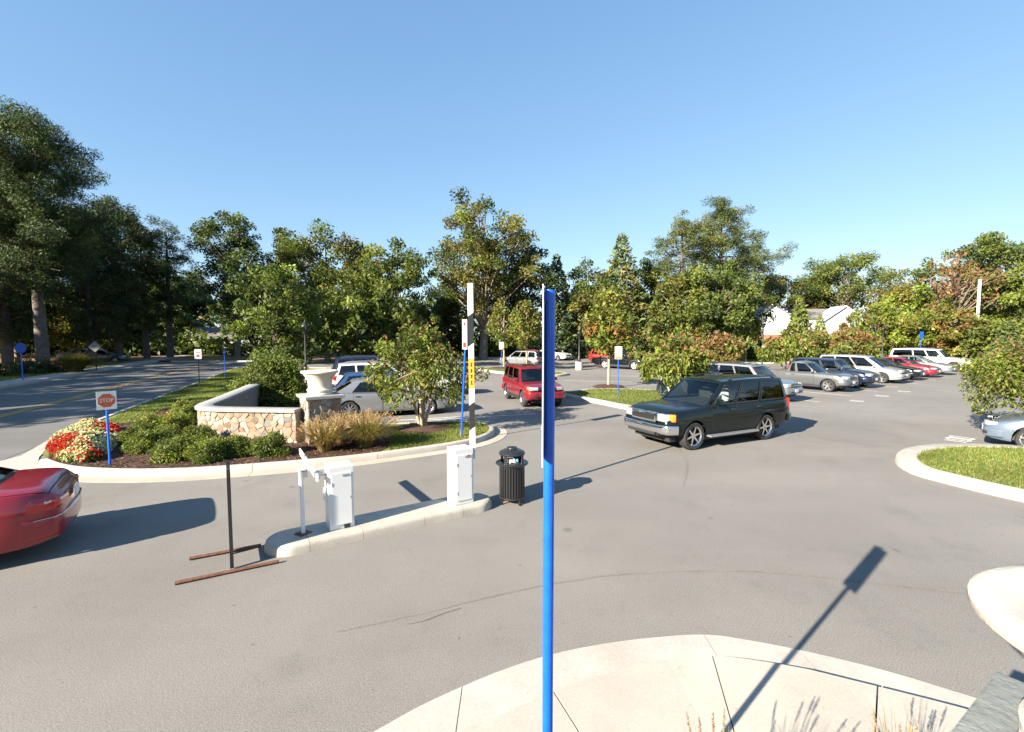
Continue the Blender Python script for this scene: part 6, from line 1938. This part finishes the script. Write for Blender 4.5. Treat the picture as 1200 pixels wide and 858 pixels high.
for px, py, y, r, lb in ((885, 372, 58, 1.0, 'narrow arborvitae at the left corner of the white house'), (960, 366, 58, 1.1, 'narrow arborvitae between the two houses'), (1002, 360, 57, 1.2, 'arborvitae just right of the gabled house'),
                         (1018, 372, 54, 1.1, 'arborvitae behind the left lamp of the close pair'), (1046, 388, 52, 1.3, 'squat arborvitae just right of the close pair of lamps'), (1063, 386, 52, 1.3, 'dark arborvitae left of the blue sign by the hedge'),
                         (1130, 362, 50, 1.5, 'bright arborvitae right of the orange tinged tree'), (1180, 375, 44, 1.6, 'dark arborvitae near the right edge'), (870, 352, 60, 1.0, 'thin pointed arborvitae behind the small maple at the back'), (848, 366, 60, 1.1, 'thin arborvitae behind the blue sign at the back')):
    conifer(T(px, y), y, top(py, y), r, lb, cols=('mid', 'light', 'bright') if r < 1.25 or r == 1.5 else ('mid', 'dark'), name='arborvitae', group='arborvitae along the back of the lot', leaf=.16, power=.6, ragged=.12)

pine(T(8, 45), 45, top(196, 45), 5.0, 'dark pine standing just left behind the tallest pine', bare=.18, nb=70, dens=1.35, cols=('pine', 'dark'))
pine(T(108, 50), 50, top(258, 50), 4.6, 'dark pine in the gap between the tallest and the second pine', bare=.2, nb=64, dens=1.35, cols=('pine', 'dark', 'pine_lt'))
# the dark wall of foliage behind the pines
for px, y, h, r, lb in ((5, 66, 12, 6, 'dark full tree behind the tallest pine at the left edge'), (60, 72, 12, 6.5, 'dark full tree filling the gap right of the tallest pine'), (125, 74, 13, 6.5, 'dark full tree behind the second pine'),
                        (182, 76, 14, 6.5, 'dark full tree behind the slim pine'), (-40, 60, 13, 6, 'dark full tree cut by the left edge of the picture'), (305, 72, 15, 6, 'dark full tree behind the round-crowned oak')):
    broadleaf(T(px, y), y, h, r, lb, cols=('dark', 'mid', 'blue'), w=(5, 2, 3), zb=.04, leaf=.24)

# young maples
young_maple(*G(713, 455), top(338, base_y(455)), 1.95, 'young maple with orange tipped crown in the grass island in front', tip=.12, zb=.36, nclump=80, leaf=.12)
young_maple(*G(590.5, 431), top(348, base_y(431)), 1.75, 'yellow-green young maple by the white sign on the far island', zb=.3)
young_maple(*G(617, 434.5), top(353, base_y(434.5)), 1.8, 'yellow-green young maple right behind the red car', zb=.34)
young_maple(T(829, 55), 55, top(361, 55), 2.1, 'yellow-green young maple behind the reddish crape myrtle', zb=.2, cols=('yellow', 'light', 'bright'))
young_maple(T(874, 53), 53, top(364, 53), 1.9, 'young maple with a bare tan trunk at the back by the blue sign', zb=.38, tip=.04)

# crape myrtles
crape_myrtle(*G(495, 502, .13), 3.3, 1.68, 'bushy crape myrtle on the planted island in front of the silver sedan', nclump=85, leaf=.06, zb=.27, tips=.18)
crape_myrtle(T(789, 22.5), 22.5, top(390, 22.5), 1.62, 'drooping crape myrtle standing behind the moving black truck', nclump=85, leaf=.09, zb=.27, tips=.18)
crape_myrtle(T(838, 31), 31, top(389, 31), 1.75, 'reddest crape myrtle behind the drooping one', cols=('rust', 'olive', 'light'), w=(3, 3, 2), tips=.35, leaf=.12, zb=.3)
crape_myrtle(T(921, 37), 37, top(389, 37), 2.15, 'crape myrtle right of the white-boarded lamp post, first of the row behind the pickup', leaf=.13, zb=.3)
crape_myrtle(T(958, 39.5), 39.5, top(387, 39.5), 2.15, 'crape myrtle in the middle of the row behind the pickup and navy car', leaf=.13, zb=.3, tips=.2)
crape_myrtle(T(996, 42), 42, top(387, 42), 2.2, 'reddish crape myrtle ending the row near the close pair of lamps', leaf=.13, zb=.3, tips=.4, cols=('olive', 'light', 'rust'), w=(3, 3, 1))
crape_myrtle(T(1226, 14.3), 14.3, 3.25, 1.82, 'large crape myrtle at the right edge hanging over the silver blue car', nclump=150, leaf=.052, zb=.2, tips=.4, cols=('bright', 'light', 'olive', 'mid'), tipcol='brown', dens=.85)

# shrubs and bed planting
shrub(*G(322, 472, .14), .14, 1.62, 2.55, 'tall glossy green bush growing inside the curved wall', cols=('mid', 'light', 'dark', 'bright'), leaf=.055, nclump=150, name='bush', upright=.1)
sg = 'low mounded shrubs in front of the curved wall'
for px, py, r, h, lb in ((318, 545, .52, .50, 'round low shrub next to the ornamental grass, at the right end of the group'), (276, 545, .50, .42, 'low shrub between the right end one and the pair under the wall corner'),
                         (244, 550, .58, .48, 'low shrub at the kerb below the wall corner, front middle of the group'), (205, 549, .58, .45, 'low shrub at the kerb left of the front middle one'),
                         (172, 541, .50, .45, 'dark low shrub nearest the stop sign, front row'), (196, 530, .60, .48, 'low shrub in the second row behind the one at the kerb'), (232, 531, .6, .5, 'low shrub touching the rounded wall corner'),
                         (163, 525, .55, .50, 'bright low shrub behind the dark one nearest the stop sign'), (200, 512, .6, .5, 'low shrub in the back row left of the wall end'), (222, 503, .6, .55, 'yellowish low shrub tucked against the left side of the wall'),
                         (216, 492, .55, .5, 'hindmost low shrub beside the lawn strip'), (180, 512, .5, .45, 'small low shrub beside the lawn at the left of the back row')):
    x, y = G(px, py - (12 if py > 535 else 7), .14)
    shrub(x, y, .13, r * .96, h * 1.32, lb, cols=('mid', 'light', 'bright', 'light') if py > 515 else ('light', 'bright', 'mid', 'yellow'), leaf=.028, group=sg, nclump=80, dens=1.25)
for px, py, y, r, h, lb in ((10, 438, 36, 2.4, 1.3, 'dark clipped hedge bush behind the round blue sign'), (36, 438, 38, 2.0, 1.2, 'dark hedge bush between the round blue sign and the big pine trunk')):
    shrub(T(px, y), y, .1, r, h, lb, cols=('dark', 'blue'), leaf=.09, group='dark hedge bushes across the road')
shrub(T(275, 26.5), 26.5, .13, .7, .6, 'sparse reddish shrub on the strip behind the wall', cols=('brown', 'rust', 'mid'), leaf=.06, dens=.5)
for px, py, y, r, h, lb in ((575, 402, 65, 2.0, 2.2, 'pale shrub at the lot edge near the white far sign'), (700, 398, 66, 3.0, 2.8, 'wide shrub at the lot edge behind the open lamp post'), (745, 396, 64, 3.0, 3.0, 'wide shrub at the lot edge behind the black pickup'),
                            (650, 398, 66, 2.6, 2.4, 'shrub at the lot edge behind the white far car')):
    shrub(T(px, y), y, .1, r, h, lb, cols=('mid', 'light', 'dark'), leaf=.17, dens=.8, group='shrubs along the far edge of the lot')
gg = 'ornamental grass clumps beside the pier'
x, y = G(428, 523, .14); grass_clump(x, y, .13, .92, .72, 'green and tan fountain grass clump in front of the pier, the larger right one', n=1900, plumes=110, group=gg, width=.009, plume_len=.2)
x, y = G(381, 528, .14); grass_clump(x, y, .13, .72, .66, 'tan fountain grass clump nearest the low shrubs, the left one', n=1300, plumes=80, group=gg, green=.3, width=.009, plume_len=.2)
x, y = G(402, 517, .14); grass_clump(x, y, .13, .75, .62, 'tan fountain grass clump right at the foot of the pier', n=1000, plumes=60, group=gg, green=.3, width=.009, plume_len=.2)
ng = 'ornamental grass clumps below the near sidewalk'
grass_clump(1.14, 2.46, .03, .45, .75, 'tan grass plumes poking up at the bottom edge left of the sidewalk corner', n=170, plumes=13, group=ng, grain=.008, width=.004, plume_len=.13, green=.3)
grass_clump(2.33, 2.72, .03, .36, .66, 'tan grass plumes poking up in front of the near pier', n=170, plumes=13, group=ng, grain=.008, width=.004, plume_len=.13, green=.3)
X = G(88, 436, .1); grass_clump(X[0], X[1], .1, 1.9, 1.3, 'big pinkish ornamental grass clump across the road left of the diamond sign', n=2600, plumes=140, width=.03, plume_len=.35, plume_cols=((.34, .17, .13), (.40, .26, .2)), green=.75)

# begonia bed
fx, fy = G(92, 538, .14)
fb_ = empty('flower_bed', (fx, fy, .14), 0, 'mounded bed of red and white begonias round the stop sign', 'flower bed')
fpoly = GP([(54, 527), (68, 541), (98, 544), (122, 539), (134, 525), (146, 512), (140, 503), (118, 502), (96, 503), (78, 507), (58, 518)], .14)
n = 15000
P2 = scatter(fpoly, n); n = len(P2)
cxp = np.mean(np.array(fpoly), 0)
A = np.array(fpoly); dmin = np.full(n, 9.0)
for a, b in zip(A, np.roll(A, -1, 0)):
    ab = b - a; t = np.clip(((P2 - a) @ ab) / (ab @ ab), 0, 1); dmin = np.minimum(dmin, np.linalg.norm(P2 - a - t[:, None] * ab, axis=1))
hz = .36 * np.clip(dmin / .45, 0, 1) ** .5 * (1 + .15 * np.sin(P2[:, 0] * 7) * np.sin(P2[:, 1] * 6))
loc3 = np.c_[P2[:, 0] - fx, P2[:, 1] - fy, hz * RNG.random(n) ** .35]
T3 = np.array((.075, .13, .025)) * (.7 + .7 * RNG.random((n, 1)))
V, F, T4 = leaf_quads(loc3, .032, T3, .6, .5)
link('foliage', np_mesh('foliage', V, F, M['leaf'], T4), fb_)["kind"] = "stuff"
m = 5200
P3 = scatter(fpoly, m); m = len(P3); dmin = np.full(m, 9.0)
for a, b in zip(A, np.roll(A, -1, 0)):
    ab = b - a; t = np.clip(((P3 - a) @ ab) / (ab @ ab), 0, 1); dmin = np.minimum(dmin, np.linalg.norm(P3 - a - t[:, None] * ab, axis=1))
hz = .36 * np.clip(dmin / .45, 0, 1) ** .5 * (1 + .15 * np.sin(P3[:, 0] * 7) * np.sin(P3[:, 1] * 6)) + .015
cell = np.sin(P3[:, 0] * 2.6 + 1.0) + np.sin(P3[:, 1] * 2.9 + P3[:, 0] * 1.3 + .4) + RNG.normal(size=m) * .6
red = cell > .40
for nm, sel, col in (('red_flowers', red, (.55, .012, .012)), ('white_flowers', ~red, (.66, .62, .42))):
    Q = np.c_[P3[sel, 0] - fx, P3[sel, 1] - fy, hz[sel] * (.55 + .45 * RNG.random(sel.sum()) ** .4)]
    rep = np.repeat(Q, 3, 0) + RNG.normal(size=(len(Q) * 3, 3)) * .012
    V, F, T4 = leaf_quads(rep, .026, np.array(col) * (.8 + .3 * RNG.random((len(rep), 1))), .75, .8)
    link(nm, np_mesh(nm, V, F, M['petal'], T4), fb_)["kind"] = "stuff"

# the wood behind, one mass
def wood(name, rows, cols, w, leaf, dens):
    C, S_, Tn = [], [], []
    for (x0, x1, y, hmin, hmax, n) in rows:
        cx = x0 + (x1 - x0) * RNG.random(n); cz = hmin * RNG.random(n) + (hmax - hmin) * RNG.random(n) ** 1.5
        hcap = hmax * (.72 + .28 * np.sin(cx * .21 + y) * np.sin(cx * .083 + 1))
        cz = np.minimum(cz, hcap)
        cc = np.c_[cx, y + RNG.normal(size=n) * 2.5, cz]
        C.append(cc)
    C = np.vstack(C); n = len(C)
    cr = 1.2 + .9 * RNG.random(n)
    V, F, Tt = fill_clumps(C, cr, dens * 3 / (leaf * leaf), .85, clump_tints(n, cols, w), leaf, .55, .3)
    link(name, np_mesh(name, V, F, M['leaf'], Tt))["kind"] = "stuff"
wood('far_woods', [(-150, 150, 92, 3, 12.5, 900), (-130, -40, 78, 2, 9, 220), (-30, 34, 80, 2, 9.5, 220), (56, 130, 76, 2, 9, 220)], ('dark', 'mid', 'olive', 'light'), (4, 4, 2, 1), .55, .55)
wood('undergrowth', [(-75, -28, 70, .5, 3.2, 140), (-24, 22, 70, .4, 3.2, 160), (40, 75, 62, .3, 2.6, 130)], ('mid', 'dark', 'light'), (4, 4, 2), .34, .7)

# trees standing outside the picture to the left, which shade the road
for i, (u, a, h, r) in enumerate(((-26, -24, 15, 3.2), (-31, -27, 18, 4.5), (-37, -24, 18, 4.5), (-43, -28, 19, 5), (-50, -25, 19, 5), (-57, -22, 19, 5), (-34, -40, 22, 5), (-45, -40, 22, 6), (-64, -18, 20, 6), (-28, -38, 20, 4), (-72, -14, 20, 6), (-54, -36, 20, 6))):
    x, y = .677 * u + .736 * a, -.736 * u + .677 * a      # rows running up-sun from the road
    if i == 0:
        proto = broadleaf(x, y, h, r, 'tall roadside tree beyond the left edge of the picture', group='roadside trees shading the road', nclump=95, leaf=.4, dens=1.2, rel=.2, zb=.16)
        ph_, pr_ = h, r
    else:
        copy_tree(proto, (x, y, 0), random.uniform(0, 6), scale=(r / pr_, r / pr_, h / ph_))
